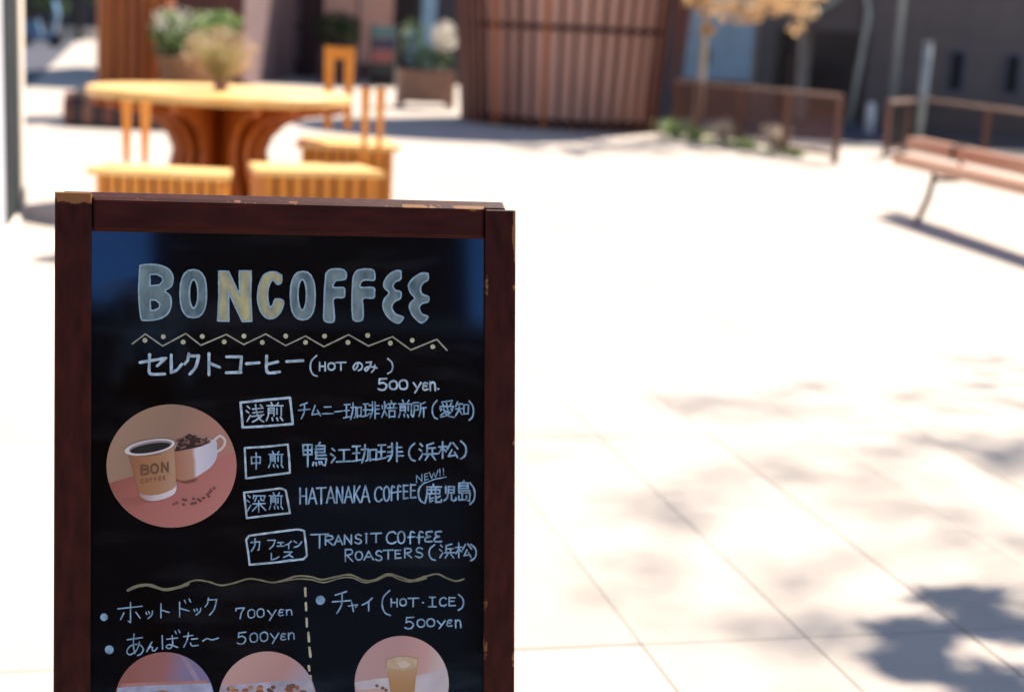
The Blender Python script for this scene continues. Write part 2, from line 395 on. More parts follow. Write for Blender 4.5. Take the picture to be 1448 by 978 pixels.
GL = {}   # glyphs on a 10 x 10 grid, strokes split by ';', '~' = curved stroke
def defs(txt):
    for ln in txt.strip().splitlines():
        k, v = ln.split('|', 1); st_ = []
        for s_ in v.split(';'):
            s_ = s_.strip(); cv = s_.startswith('~'); s_ = s_.lstrip('~')
            st_.append((cv, [tuple(float(c) for c in p.split(',')) for p in s_.split()]))
        GL[k.strip()] = st_
defs("""
A|0,10 4.6,0 9.5,10; 1.8,6.6 7.8,6.4
B|1,0 1,10; ~1,0.3 8,0.5 8.3,3.5 1.5,4.7; ~1.5,4.8 9,5.2 9,9 1,10
C|~9,1.8 6.5,0.2 2.5,1.5 0.8,5.2 2.2,9 6,10 9.2,8.4
E|1,0 1,10; 1,0.4 8.5,0.2; 1,4.8 7.5,4.6; 1,9.8 8.8,9.5
e|~8.5,1.2 5,0 2,2.4 3,4.4 6.8,4.7; ~6.8,4.7 2.2,5.2 1.2,8 4,10 8.8,9
F|~7.5,0.8 4.2,0 3,3 3,10; 0.5,4.8 8,4.4
H|1,0 1,10; 8.6,0 8.6,10; 1,5 8.6,4.8
I|2,0 8,0; 5,0 5,10; 1,10 9,10
i|5,1 5,10; 3.4,0 6.6,0
K|1,0 1,10; 8.6,0 1.4,5.6; 3.2,4.8 9,10
N|1,10 1,0 8.4,10 8.4,0
O|~5,0 1.6,1.6 0.6,5 1.8,8.8 5,10 8.3,8.6 9.4,5 8.2,1.4 5,0
R|1,0 1,10; ~1,0.4 7.5,0.4 8.2,3.6 1.4,5.4; 3,5.2 9,10
S|~8.6,1.2 5,0 1.8,1.6 2.4,4.2 7.6,5.8 8.6,8.4 5,10 0.8,8.6
T|0,0.4 10,0; 5,0.2 5,10
W|0,0 2.6,10 5,2 7.4,10 10,0
0|~5,0 1.4,1.8 0.6,5 1.8,8.8 5,10 8.6,8.6 9.4,5 8.4,1.4 5,0
5|2,0.4 9.2,0; 2,0.4 1.6,4.4; ~1.6,4.4 5.6,3.6 9,6 7.4,9.2 3.6,10 0.6,9
7|1,2.6 1,0.5 9,0.2; ~9,0.2 6.2,4.6 5,10
y|0.5,0 4.6,5; 9.5,0 2.6,10
n|1,0 1.3,10; ~1.3,4 4,0.4 7.5,1.4 8.4,5 8.8,10
(|~8,0 2.6,2.6 1.4,6 4,9 8.6,10
)|~1.6,0 7,2.4 8.4,5.6 6.4,8.4 1.4,10
!|4.4,0 5.4,6; 5.4,9 5.8,10
セ|0,4 9.6,2 6.4,5.6; 3.4,0.4 3.2,7; ~3.2,7 3.8,9.4 9,9.4
レ|2,0 2,9.6; ~2,9.6 6,8.2 9.4,5
ク|3,0 2.4,3.2 0.6,5; 3,1 8.8,1 7.4,6; ~8.8,1 7,6.6 3.6,10
ト|3,0 3,10; 3.2,4.2 9.4,6.2
コ|0.6,1 9.4,1 8.6,9.4; 0.2,9.4 9,9.2
ー|0,5.6 10,4.4
ヒ|1.4,0 1.2,8; ~1.2,8 2.6,9.6 9.6,9; 1.5,4.8 8.4,3.4
の|~5.4,2 4.4,6 1.8,9 0.6,6 3,2 7,1.4 9.6,4.4 8.6,8 5.6,9.8
み|1.4,1.4 5.6,1; ~5.6,1 3.8,6 1.4,9 0.4,7 4,5.2 9.8,6.4; ~8.4,3.6 8,7 6,9.8
チ|7.6,0.2 1.6,1.8; 0,4.8 10,4.2; ~5.4,1.2 5.2,6 2.6,10
ム|4,0.6 0.8,8.8 8.6,7.6; 6.4,5 9.6,9.8
ニ|1.6,2 8,1.8; 0,8.4 10,8.2
浅|0.8,1 2,2.2; 0.2,3.8 1.5,4.8; 0.4,9.3 2.2,6.2; 3.5,2.6 9.2,2; 3.5,4.6 9,4; 3.2,6.8 9.5,5.8; ~5.2,0.3 6,5 7.6,8.2 9.6,9.5; 8.6,6.6 5.5,8.8 3.6,9.8; 7.6,0.3 8.6,1.2
煎|3,0 3.6,1.2; 7,0 6.2,1.2; 0.5,1.8 9.5,1.8; 1.5,3 1.5,7.2; 1.5,3 4.6,3 4.6,7.2; 1.5,4.3 4.6,4.3; 1.5,5.6 4.6,5.6; 6.3,3 6.3,6; 8.5,2.6 8.5,7.2; 1.2,8 0.4,9.8; 3.6,8.2 4,9.7; 6,8.2 6.6,9.7; 8.3,8 9.5,9.7
中|1,2.5 1.2,6.8; 1,2.5 9,2.5 8.6,6.6; 1.2,6.4 8.7,6.2; 5,0 5,10
深|0.8,1 2,2.2; 0.2,3.8 1.5,4.8; 0.4,9.3 2.2,6.2; 3.5,1.2 3.4,3; 3.5,1.4 9.5,1.4 9,2.8; 5.2,2 4.4,4; 7.2,2 7.4,3.4 8.8,3.6; 3.2,5.6 9.7,5.4; 6.4,4 6.4,10; 6.3,5.6 3,9.3; 6.5,5.6 9.8,9
珈|0.2,1.5 3.3,1.3; 0.4,4.8 3.1,4.6; 0,8.6 3.5,7.8; 1.7,1.5 1.7,8.2; 3.8,3 6.5,2.8 6.3,8 5.5,8.6; ~5,0.5 4.9,4 3.8,9.3; 7.2,3.2 7.3,8.2; 7.2,3.2 9.7,3 9.5,8; 7.3,7.8 9.5,7.6
琲|0.2,1.5 3,1.3; 0.4,4.8 3,4.6; 0,8.6 3.2,7.8; 1.6,1.5 1.6,8.2; ~5.6,0.5 5.6,6 4.2,9.5; 3.9,2.6 5.6,2.4; 3.9,4.8 5.6,4.6; 3.7,7 5.5,6.6; 7.4,0.5 7.4,9.8; 7.4,2.5 9.6,2.4; 7.4,4.7 9.6,4.6; 7.4,7 9.9,6.9
焙|0.6,2.8 1,4.6; 3.4,2.2 2.6,4.2; ~2,0.5 2,5 0.2,9.4; 2,5.5 3.6,8.4; 6.6,0.2 6.8,1.4; 4.3,1.8 9.4,1.7; 5.5,2.4 5.9,4; 8.2,2.3 7.6,4; 4,4.5 9.9,4.4; 5,6 5.1,9.6; 5,6 8.8,5.9 8.6,9.4; 5.1,9.2 8.6,9.1
所|0.3,1 4.5,0.8; ~0.8,2.6 0.8,5.5 0,9.5; 0.8,2.7 4,2.6 4,5.2; 0.8,5.2 4,5.1; 9.2,0.4 5.8,1.6; ~5.8,1.6 5.7,6 4.6,9.5; 5.8,4.2 9.9,4; 7.9,4.2 7.9,9.9
愛|8.5,0.2 1.8,1; 2,1.8 2.6,2.8; 4.7,1.5 5,2.6; 8.2,1.4 7.3,2.6; 0.8,3.3 0.6,4.8; 0.8,3.4 9.4,3.3 8.8,4.6; 3,4.4 3.2,6 6.3,6; 5,4 5.4,4.9; 1.8,5 1.2,6; 7.8,4.8 8.7,5.8; 4.3,6.4 1,8.6; 3.6,7.3 7.6,7.2 5,9 1,10; 4,8 6,9.2 9.5,9.9
知|1.8,0.2 0.4,3.2; 1.4,2 5,1.8; 0.2,4.8 5.4,4.6; ~2.8,2 2.8,5 0.2,9.4; 3,5.6 5,8.4; 6.3,2.5 6.4,8.4; 6.3,2.5 9.6,2.4 9.4,8.2; 6.4,8 9.4,7.8
鴨|0.3,1 0.5,5.2; 0.3,1 3.9,0.9 3.8,5; 0.4,3 3.8,2.9; 0.5,5 3.8,4.9; 2.1,1 2.1,9.9; 7,0 6.3,1.1; 5.4,1.3 5.4,6.6; 5.4,1.3 8.8,1.2 8.8,4; 5.4,2.6 8.8,2.5; 5.4,4 8.8,3.9; 5.4,5.3 9.4,5.2; 5.4,6.6 9.6,6.5 9.2,9.4 8.4,9.2; 4.6,8 4.3,9.4; 5.6,8 5.8,9.2; 6.7,7.9 7,9; 7.7,7.7 8,8.6
江|0.8,1 2,2.2; 0.2,3.8 1.5,4.8; 0.4,9.3 2.2,6.2; 4,1.8 9.2,1.6; 6.6,1.8 6.6,8.4; 3.2,8.6 10,8.2
浜|0.8,1 2,2.2; 0.2,3.8 1.5,4.8; 0.4,9.3 2.2,6.2; 8.2,0.4 4.6,1.6; 4.6,1.5 4.6,6; 4.6,3.4 9,3.2; 7.4,3.3 7.4,6; 3.2,6.3 9.9,6; 5.4,7 3.8,9.6; 7.4,7 9.2,9.5
松|0.2,3 4.2,2.8; 2.2,0.2 2.2,9.9; 2.1,3.4 0.2,7; 2.3,4 3.9,5.8; 6.3,1 4.6,4.6; 7.5,0.8 9.8,4.2; 7,4.8 5.2,8.6 8.8,8; 8,6.4 9.5,9.4
鹿|5,0 5,1.2; 1,1.4 9.5,1.3; ~1.2,1.4 1,6 0,9.8; 1.3,3 8.8,2.9 8.8,5; 3.8,1.6 3.8,5; 6.3,1.6 6.3,5; 1.3,5 8.8,4.9; 2.8,6 2.9,9.4 4.6,8.6; 2.9,7.4 4.8,7; 6.2,5.8 6.3,9.3 9.5,9.2 9.6,8; 8.8,6.4 6.4,7.6
児|1.8,0.5 1.9,5; 4,0.8 4,5; 4,0.8 8.4,0.7 8.3,5; 4,2.8 8.3,2.7; 4,4.8 8.3,4.7; ~3.4,5.6 2.8,8 0.5,9.7; 6.5,5.6 6.5,9; ~6.5,9 8,9.6 9.6,9 9.6,7.6
島|5,0 4,1.2; 1.5,1.4 1.5,5.6; 1.5,1.4 7.8,1.3 7.8,3.8; 1.5,2.6 7.8,2.5; 1.5,3.8 7.8,3.7; 1.5,4.9 9,4.8; 1.5,5.8 9.3,5.7 9,9.6 8,9.4; 3.8,6.6 3.8,8.8; 1.2,7.2 1.2,9 6.6,8.9 6.6,7
カ|0.6,3.4 8.8,2.8 8.2,8.6 7,9; ~4.6,0.4 4.2,5.4 1,9.8
フ|0.6,1 9.2,0.8; ~9.2,0.8 7.4,6 2.8,9.8
ェ|1,2 9,1.8; 5,2 5,8; 0,8.6 10,8.2
ィ|~9,0.6 5,3.8 0.6,5.4; 5.4,3.6 5.4,9.8
ン|1.2,1.2 4,3.2; ~1.4,9.4 6,7.4 9.6,2.4
ス|1.2,1 8.4,0.8; ~8.4,0.8 5,6 0.8,9.4; 5.4,5.4 9.6,9.4
ホ|0,3 10,2.4; 5,0 5,9.8 4,9; 2.6,5 1.2,8.2; 7.2,4.8 9,7.8
ッ|1,2.4 2,5; 4.2,1.8 5.2,4.6; ~9,1.4 8,6 3.6,9.8
ド|2.6,1 2.6,10; 2.8,4.8 8,6.8; 5.6,0 6.4,1.8; 8,-0.6 8.8,1.2
ャ|0.4,4.6 9.4,3.2 7.4,6; 3.6,1 5.4,10
イ|~8.8,0.4 5,3.6 0.8,5.6; 5.6,3 5.6,10
あ|1,2.4 9,1.8; ~4.6,0 4.2,5 5,9.2; ~7.4,3.8 6,7.4 2.6,9.4 0.8,8 2.6,5.4 7,4.8 9.4,7 8.4,9.2 6.4,10
ん|~5,0 2.4,5 0.4,10; ~1.6,7.4 4,5 5.4,6.2 5.4,9 7.4,9.6 9.8,6.6
ば|1,1.4 1.2,9.6; 3.6,3.8 9,3.4; ~6.4,1.8 6.6,7.6 5,9.6 3.4,8.4 5,7.2 9.2,9.2; 7.6,-0.6 8.2,1; 9.4,-1.2 10,0.4
た|0.8,2.6 6.4,2; ~3.6,0 2.8,5 0.8,9.8; 5.6,4.4 9.2,4.2; ~5,7.4 6,9.4 9.8,9.2
~|~0,6.4 2.8,3.6 6,5.6 10,3.6
・|4.4,5 5.6,5
.|4.4,9.4 5.4,9.6
""")
def glyph(g, ch, x0, y0, x1, y1, wd, mi=0, slope=0.0):
    jx = (x1 - x0) * 0.02; jy = (y1 - y0) * 0.02
    for cv, P in GL[ch]:
        dx, dy = random.uniform(-jx, jx), random.uniform(-jy, jy)
        Q = [(x0 + (x1 - x0) * a / 10 + dx, y0 + (y1 - y0) * b / 10 + dy + slope * (x1 - x0) * (a / 10 - .5)) for a, b in P]
        ribbon(g, Q, wd, cv, mi)
def word(specs, wd, m=None, slope=0.0, label=None, pre=None):
    """specs: (char, x0, y0, x1, y1) in photo pixels -> one part of the panel"""
    g = G()
    for s_ in specs: glyph(g, s_[0], *s_[1:5], wd * .9, 0, slope)
    if pre: pre(g)
    return obj('pen_writing', g, m or m_pen, board, label=label)
def run(txt, x0, x1, y0, y1, dy=0.0, gap=0.18):
    """evenly spaced characters; dy = drop over the whole run"""
    n = len(txt); cw = (x1 - x0) / n; out = []
    for i, ch in enumerate(txt):
        if ch == ' ': continue
        a = x0 + cw * i; o = dy * i / max(1, n - 1); r = random.uniform(-.5, .5)
        out.append((ch, a + cw * gap / 2, y0 + o + r, a + cw * (1 - gap / 2), y1 + o + r))
    return out

word([('セ', 198, 500, 236, 530), ('レ', 238, 502, 258, 527), ('ク', 260, 500, 284, 529), ('ト', 288, 500, 312, 530), ('コ', 319, 502, 343, 528),
      ('ー', 348, 508, 366, 519), ('ヒ', 374, 503, 396, 528), ('ー', 405, 505, 428, 516)], 4.6, m_penw, label='large pale katakana heading')
word([('(', 437, 503, 450, 532), ('H', 451, 512, 461, 524), ('O', 463, 513, 474, 523), ('T', 475, 512, 489, 523), ('の', 499, 511, 513, 524),
      ('み', 515, 510, 533, 526), (')', 547, 507, 557, 528)], 2.6, m_penw)
word([('5', 534, 535, 548, 551), ('0', 550, 538, 562, 550), ('0', 564, 537, 577, 550), ('y', 584, 541, 596, 555), ('e', 597, 541, 606, 551), ('n', 607, 540, 617, 552), ('.', 616, 540, 624, 550)], 3.0, m_penw)
word([('浅', 348, 571, 374, 597), ('煎', 376, 569, 401, 595)], 2.4, m_penw)
word([('チ', 422, 569, 438, 592), ('ム', 440, 572, 454, 588), ('ニ', 456, 572, 471, 587), ('ー', 473, 576, 484, 587), ('珈', 486, 568, 512, 594), ('琲', 513, 567, 537, 592),
      ('焙', 539, 566, 561, 591), ('煎', 563, 566, 585, 590), ('所', 584, 567, 603, 590), ('(', 610, 566, 620, 592), ('愛', 621, 566, 643, 590), ('知', 644, 567, 663, 589), (')', 662, 567, 671, 594)], 2.3)
word([('中', 354, 640, 370, 663), ('煎', 379, 638, 401, 661)], 2.2)
word([('鴨', 427, 626, 463, 660), ('江', 467, 632, 496, 656), ('珈', 498, 627, 533, 656), ('琲', 534, 625, 570, 653), ('(', 577, 626, 589, 651), ('浜', 592, 625, 618, 651),
      ('松', 620, 624, 648, 648), (')', 650, 623, 661, 648)], 2.9)
word([('深', 349, 697, 376, 724), ('煎', 380, 696, 401, 720)], 2.1)
hat = []
for ch, a, b in zip('HATANAKA', (423, 436, 448, 462, 475, 487, 500, 511), (436, 449, 462, 475, 487, 500, 511, 524)): hat.append((ch, a, 690 - (a - 423) * .04, b - 1, 712 - (a - 423) * .03))
cof = [(ch, a, 688 - i * .7, b, 709 - i * 1.1) for i, (ch, a, b) in enumerate(zip('COFFEE', (529, 542, 551, 560, 570, 580), (541, 551, 560, 569, 578, 589)))]
word(hat + cof + [('(', 590, 682, 603, 711), ('鹿', 601, 684, 625, 711), ('児', 627, 686, 645, 708), ('島', 646, 679, 666, 709), (')', 663, 682, 673, 712)], 2.7)
word([('N', 588, 671, 598, 681), ('E', 600, 669, 606, 678), ('W', 607, 666, 619, 675), ('!', 620, 663, 624, 672), ('!', 625, 662, 629, 671)], 1.7, slope=-0.25,
     pre=lambda g: ribbon(g, [(600, 683), (615, 677), (631, 674)], 1.5))
word([('カ', 354, 760, 369, 779), ('フ', 378, 762, 390, 776), ('ェ', 392, 765, 402, 773), ('ィ', 403, 764, 413, 775), ('ン', 414, 763, 427, 774), ('レ', 381, 782, 395, 791), ('ス', 400, 779, 415, 788)], 2.2,
     pre=lambda g: ribbon(g, [(399, 793), (412, 791)], 2.6))
tr = [('T', 439, 755, 464, 774)] + [(ch, a, 757 - i * .7, b, 770 - i * .7) for i, (ch, a, b) in enumerate(zip('RANSiT', (459, 473, 486, 501, 514, 524), (472, 485, 499, 512, 522, 539)))]
tr += [(ch, a, 751, b, 768) for ch, a, b in zip('COFF', (545, 562, 576, 589), (561, 573, 589, 601))]
word(tr, 2.5, pre=lambda g: [ribbon(g, [(x + 11, 751), (x + 3, 752), (x + 4, 757), (x + 9, 758), (x + 2, 760), (x + 2, 765), (x + 11, 765)], 2.5, True) for x in (600, 613)])
word([('R', 487, 776, 500, 793), ('O', 502, 779, 513, 791), ('A', 515, 779, 529, 791), ('S', 530, 778, 541, 792), ('T', 542, 777, 556, 790), ('E', 558, 777, 568, 789),
      ('R', 571, 775, 583, 788), ('S', 587, 774, 599, 788), ('(', 605, 770, 617, 792), ('浜', 621, 768, 643, 789), ('松', 644, 767, 667, 788), (')', 664, 769, 675, 792)], 2.4)
word([('ホ', 167, 851, 201, 880), ('ッ', 205, 862, 217, 874), ('ト', 222, 853, 240, 873), ('ド', 247, 848, 272, 871), ('ッ', 273, 858, 285, 869), ('ク', 289, 845, 309, 869)], 2.0, slope=-0.06)
word([('7', 332, 859, 347, 874), ('0', 350, 861, 361, 873), ('0', 363, 860, 374, 872), ('y', 378, 862, 391, 876), ('e', 393, 861, 402, 870), ('n', 404, 861, 414, 869)], 2.0, slope=-0.06)
word([('あ', 177, 896, 204, 926), ('ん', 207, 907, 223, 920), ('ば', 226, 894, 254, 917), ('た', 258, 894, 281, 914), ('~', 287, 898, 309, 909)], 2.1, slope=-0.06)
word([('5', 335, 893, 349, 910), ('0', 353, 894, 365, 907), ('0', 367, 893, 379, 906), ('y', 382, 895, 395, 909), ('e', 396, 895, 405, 904), ('n', 407, 894, 417, 903)], 2.1, slope=-0.06)
word([('チ', 470, 835, 496, 866), ('ャ', 492, 850, 506, 864), ('イ', 511, 844, 529, 863), ('(', 538, 834, 554, 869), ('H', 552, 846, 563, 857), ('O', 565, 846, 575, 856), ('T', 577, 845, 592, 857),
      ('・', 594, 846, 602, 857), ('I', 605, 844, 618, 857), ('C', 621, 844, 632, 856), ('E', 634, 844, 645, 856), (')', 647, 840, 657, 862)], 2.3)
word([('5', 572, 872, 586, 888), ('0', 589, 875, 601, 886), ('0', 603, 874, 615, 885), ('y', 618, 877, 630, 888), ('e', 631, 876, 640, 885), ('n', 643, 876, 653, 887)], 2.3)
def frame_box(P, wd=2.8):
    g = G(); P = P + [P[0]]
    for a, b in zip(P, P[1:]):
        m_ = ((a[0] + b[0]) / 2 + random.uniform(-.5, .5), (a[1] + b[1]) / 2 + random.uniform(-.7, .7)); ribbon(g, [a, m_, b], wd)
    obj('pen_box', g, m_penw, board)
frame_box([(340, 569), (410, 562), (414, 599), (343, 604)], 3.4)
frame_box([(346, 633), (407, 628), (410, 668), (348, 676)])
frame_box([(345, 696), (396, 690), (404, 693), (410, 725), (349, 732)])
frame_box([(348, 763), (352, 757), (420, 748), (430, 750), (434, 785), (429, 790), (353, 798)])
for x, y, r in ((147, 872, 5.4), (154.5, 918, 6.2), (453, 848, 6.6)):
    g = G(); blob(g, x, y, r); obj('pen_bullet', g, m_pen, board)
# zigzag, dots, waves, dashes
g = G()
ZZ = [(187, 486), (205.5, 472), (230, 489), (262.7, 471.4), (284, 488), (320, 472.6), (344.7, 487), (375.8, 472), (404, 488.5), (432, 475), (458, 490), (493, 473), (521, 489), (555, 476), (581, 494.6), (617.7, 479.6), (632, 495)]
for a, b in zip(ZZ, ZZ[1:]): ribbon(g, [a, b], 2.0)
obj('pen_zigzag', g, mat('pale_olive_pen', (0.34, 0.36, 0.28), 0.6, 0.3, 120), board)
for x, y in ((205, 481), (231, 476), (259, 483.5), (286, 475.5), (317, 483), (345, 475), (371, 484), (404, 475), (432, 484), (459, 475), (492, 484), (520, 474), (552, 485), (583, 481), (612, 490)):
    g = G(); blob(g, x, y, 3.5, n=10); obj('pen_dot', g, m_yel, board)
g = G()
ribbon(g, [(181, 833), (195, 827), (212, 826), (232, 832), (252, 829), (275, 820), (295, 822), (312, 827), (330, 824), (350, 818), (365, 819), (385, 823), (400, 820), (420, 814), (440, 815), (455, 819), (475, 815), (495, 812), (515, 820), (530, 819), (548, 811), (565, 815), (582, 820), (600, 815), (618, 811), (632, 817), (645, 821), (656, 818)], 2.4, True)
ribbon(g, [(395, 822), (420, 818), (440, 819), (458, 823), (480, 817), (497, 816), (515, 823), (532, 820), (550, 813), (566, 819), (582, 822), (603, 817)], 2.0, True)
ribbon(g, [(181, 834), (195, 828), (212, 827), (232, 833), (252, 830), (266, 825)], 4.2, True)
obj('pen_wave', g, m_yel2, board)
for a, b in (((431.5, 831), (432, 842)), ((432.5, 852), (433, 862)), ((433.5, 874), (434, 885)), ((436, 894), (437, 906)), ((437.5, 915), (439, 928)), ((436.5, 941), (437.5, 947)), ((439, 955), (440, 966))):
    g = G(); ribbon(g, [a, b], 3.4); obj('pen_dash', g, m_yel, board)

# big hollow title letters: filled body, pale outline
def c5(P): return [(60 + x / 4.022, 260 + y / 4.022) for x, y in P]
def c6(P): return [(400 + x / 4.022, 260 + y / 4.022) for x, y in P]
def ell(cx, cy, rx, ry, n=16): return [(cx + rx * math.cos(2 * PI * k / n), cy + ry * math.sin(2 * PI * k / n)) for k in range(n)]
def superell(cx, cy, rx, ry, n=20):
    o = []
    for k in range(n):
        a = 2 * PI * k / n; c, s_ = math.cos(a), math.sin(a)
        o.append((cx + rx * math.copysign(abs(c) ** .8, c), cy + ry * math.copysign(abs(s_) ** .8, s_)))
    return o
LB = [([(555, 465), (600, 458), (660, 462), (710, 480), (738, 515), (742, 550), (730, 585), (695, 608), (725, 635), (732, 680), (720, 725), (690, 755), (640, 772), (580, 775), (562, 765), (552, 690), (548, 600), (552, 520)],
       [(610, 515), (650, 513), (682, 530), (684, 555), (665, 575), (612, 580)], [(612, 658), (645, 660), (668, 680), (665, 705), (640, 718), (615, 720)])]
NN = [(1003, 497), (1058, 497), (1090, 565), (1122, 635), (1120, 495), (1187, 495), (1184, 640), (1190, 780), (1137, 782), (1098, 700), (1058, 612), (1060, 780), (997, 778), (1004, 640)]
CC = [(1360, 520), (1330, 503), (1290, 503), (1255, 525), (1232, 580), (1224, 640), (1232, 700), (1255, 745), (1290, 766), (1330, 755), (1360, 715), (1370, 665), (1325, 655), (1310, 690), (1290, 695), (1280, 640), (1288, 580), (1310, 545), (1335, 570), (1358, 560)]
FF = [(245, 510), (270, 488), (310, 484), (345, 490), (360, 510), (355, 540), (320, 547), (298, 552), (285, 588), (345, 590), (350, 620), (345, 645), (290, 650), (288, 700), (290, 780), (245, 782), (233, 760), (235, 690), (238, 600)]
F2 = [(400, 530), (415, 500), (440, 488), (480, 484), (515, 492), (522, 520), (518, 547), (470, 545), (445, 557), (442, 588), (515, 590), (520, 620), (515, 648), (455, 650), (455, 700), (452, 772), (405, 775), (396, 740), (394, 640)]
EE = [(670, 495), (640, 495), (600, 520), (576, 560), (578, 590), (605, 620), (578, 655), (570, 700), (590, 745), (625, 780), (660, 790), (682, 765), (680, 755), (640, 740), (622, 715), (620, 690), (640, 665), (668, 650), (670, 615), (640, 605), (625, 580), (640, 555), (670, 540)]
E3 = [(825, 510), (790, 508), (750, 530), (722, 560), (715, 585), (728, 620), (750, 650), (725, 680), (722, 710), (745, 755), (790, 790), (825, 755), (790, 740), (775, 705), (790, 680), (825, 670), (830, 650), (825, 640), (790, 625), (782, 590), (800, 560), (825, 545)]
m_fb = mat('greyed_teal_pen_fill', (0.06, 0.12, 0.155), 0.6, 0.0, 75, (1, 1, .45), col2=(0.22, 0.32, 0.34))
m_fy = mat('yellowish_pen_fill', (0.25, 0.28, 0.22), 0.6, 0.0, 80, (1, 1, .5), col2=(0.56, 0.53, 0.26))
m_ol = mat('pale_outline_pen', (0.28, 0.44, 0.54), 0.6, 0.25, 160)
letters = [('B', c5, LB[0], m_fb), ('O', c5, (superell(858, 624, 75, 136), ell(860, 625, 25, 82)), m_fb), ('N', c5, (NN,), m_fy), ('C', c5, (CC,), m_fy),
           ('O', c6, (superell(113, 635, 70, 137), ell(110, 630, 25, 88)), m_fb), ('F', c6, (FF,), m_fb), ('F', c6, (F2,), m_fb), ('E', c6, (EE,), m_fb), ('E', c6, (E3,), m_fb)]
for ch, cf, loops, mf in letters:
    g = G(); loops = [cf(l) for l in loops]
    if ch in 'BCFE':
        loops = [smooth_poly(l + [l[0]], 3)[:-1] if len(l) > 7 else l for l in loops]
    flat = [V((x, y, 0)) for l in loops for x, y in l]
    tri = tessellate_polygon([[V((x, y, 0)) for x, y in l] for l in loops])
    g.add([pl(p.x, p.y, HP + 0.0003) for p in flat], [tuple(t) for t in tri], 0)
    for l in loops:
        wdd = 2.3
        ribbon(g, [tuple(p) for p in l] + [l[0]], wdd, False, 1)
    obj('title_letter', g, [mf, m_ol], board, label='hollow hand-drawn letter ' + ch + (' with yellowish fill' if mf is m_fy else ' with grey-blue fill'))

# ---------------------------------------------------------------- round photo stickers (flat prints)
def pmat(name, c, **k): return mat(name, c, 0.45, k.pop('var', 0.08), k.pop('scale', 25), spec=0.4, **k)
def grad(name, stops, dirpx0, dirpx1, rough=0.45):
    """printed colour that runs from one point of the sticker to another"""
    m = bpy.data.materials.new(name); m.use_nodes = True; n = m.node_tree; b = n.nodes['Principled BSDF']; L = n.links
    tc = n.nodes.new('ShaderNodeTexCoord')
    inv = board.matrix_basis.inverted(); a = inv @ pl(*dirpx0); c = inv @ pl(*dirpx1); d = c - a
    dp = n.nodes.new('ShaderNodeVectorMath'); dp.operation = 'SUBTRACT'; L.new(tc.outputs['Object'], dp.inputs[0]); dp.inputs[1].default_value = a
    dd = n.nodes.new('ShaderNodeVectorMath'); dd.operation = 'DOT_PRODUCT'; L.new(dp.outputs[0], dd.inputs[0]); dd.inputs[1].default_value = d / d.length_squared
    ns = n.nodes.new('ShaderNodeTexNoise'); ns.inputs['Scale'].default_value = 38; L.new(tc.outputs['Object'], ns.inputs['Vector'])
    ma = n.nodes.new('ShaderNodeMath'); ma.operation = 'MULTIPLY_ADD'; L.new(ns.outputs[0], ma.inputs[0]); ma.inputs[1].default_value = 0.10; L.new(dd.outputs['Value'], ma.inputs[2])
    cr = n.nodes.new('ShaderNodeValToRGB'); L.new(ma.outputs[0], cr.inputs[0])
    while len(cr.color_ramp.elements) < len(stops): cr.color_ramp.elements.new(0.5)
    for e, (p, c_) in zip(cr.color_ramp.elements, stops): e.position = p + 0.05; e.color = (*c_, 1)
    L.new(cr.outputs[0], b.inputs['Base Color']); b.inputs['Roughness'].default_value = rough
    return m
class Stick:
    def __init__(s, cx, cy, rx, ry): s.g = G(); s.m = []; s.k = 0; s.c = (cx, cy, rx, ry)
    def poly(s, P, m, clip=True):
        cx, cy, rx, ry = s.c; Q = []
        for x, y in P:
            dx, dy = (x - cx) / rx, (y - cy) / ry; r = math.hypot(dx, dy)
            if r > 0.995: dx, dy = dx / r * .995, dy / r * .995
            Q.append((cx + dx * rx, cy + dy * ry))
        if m not in s.m: s.m.append(m)
        s.k += 5; h = HP + 0.0008 + 0.00002 * s.k
        pts = [V((x, y, 0)) for x, y in Q]
        tri = tessellate_polygon([pts])
        s.g.add([pl(x, y, h) for x, y in Q], [tuple(t) for t in tri], s.m.index(m)); return s
    def line(s, P, wd, m, cv=True):
        if m not in s.m: s.m.append(m)
        ribbon(s.g, P, wd, cv, s.m.index(m), HP + 0.0008 + 0.00002 * (s.k + 1))
    def blob(s, x, y, r, m, ry=None):
        if m not in s.m: s.m.append(m)
        blob(s.g, x, y, r, s.m.index(m), ry, HP + 0.0008 + 0.00002 * (s.k + 1), 8)
    def done(s, label): return obj('photo_sticker', s.g, s.m, board, label=label)

s = Stick(242.5, 658.5, 92.5, 87.5)
tan = grad('print_tan_wall', [(0, (0.40, 0.245, 0.165)), (0.5, (0.33, 0.205, 0.145)), (1, (0.46, 0.225, 0.17))], (170, 590), (300, 640))
pink = grad('print_pink_table', [(0, (0.34, 0.10, 0.075)), (0.35, (0.44, 0.145, 0.125)), (1, (0.53, 0.20, 0.18))], (170, 670), (300, 745))
s.poly(ell(242.5, 658.5, 92.5, 87.5, 64), tan)
disc = ell(242.5, 658.5, 92.5, 87.5, 96)
s.poly([p for p in disc if p[1] > 681 - (p[0] - 150) * 0.245][::1] and [(150, 684), (190, 672), (240, 668), (300, 650), (334, 638)] + [(335, 660), (330, 690), (318, 712), (300, 730), (275, 742), (245, 746), (215, 743), (190, 731), (168, 712), (155, 692)], pink)
shade = pmat('print_brown_shade', (0.22, 0.085, 0.055)); shade2 = pmat('print_pink_shade', (0.36, 0.12, 0.09))
s.poly([(168, 706), (200, 700), (225, 706), (222, 709), (195, 713), (172, 714)], shade2)
s.poly([(200, 701), (222, 703), (232, 707), (215, 709), (200, 706)], shade)
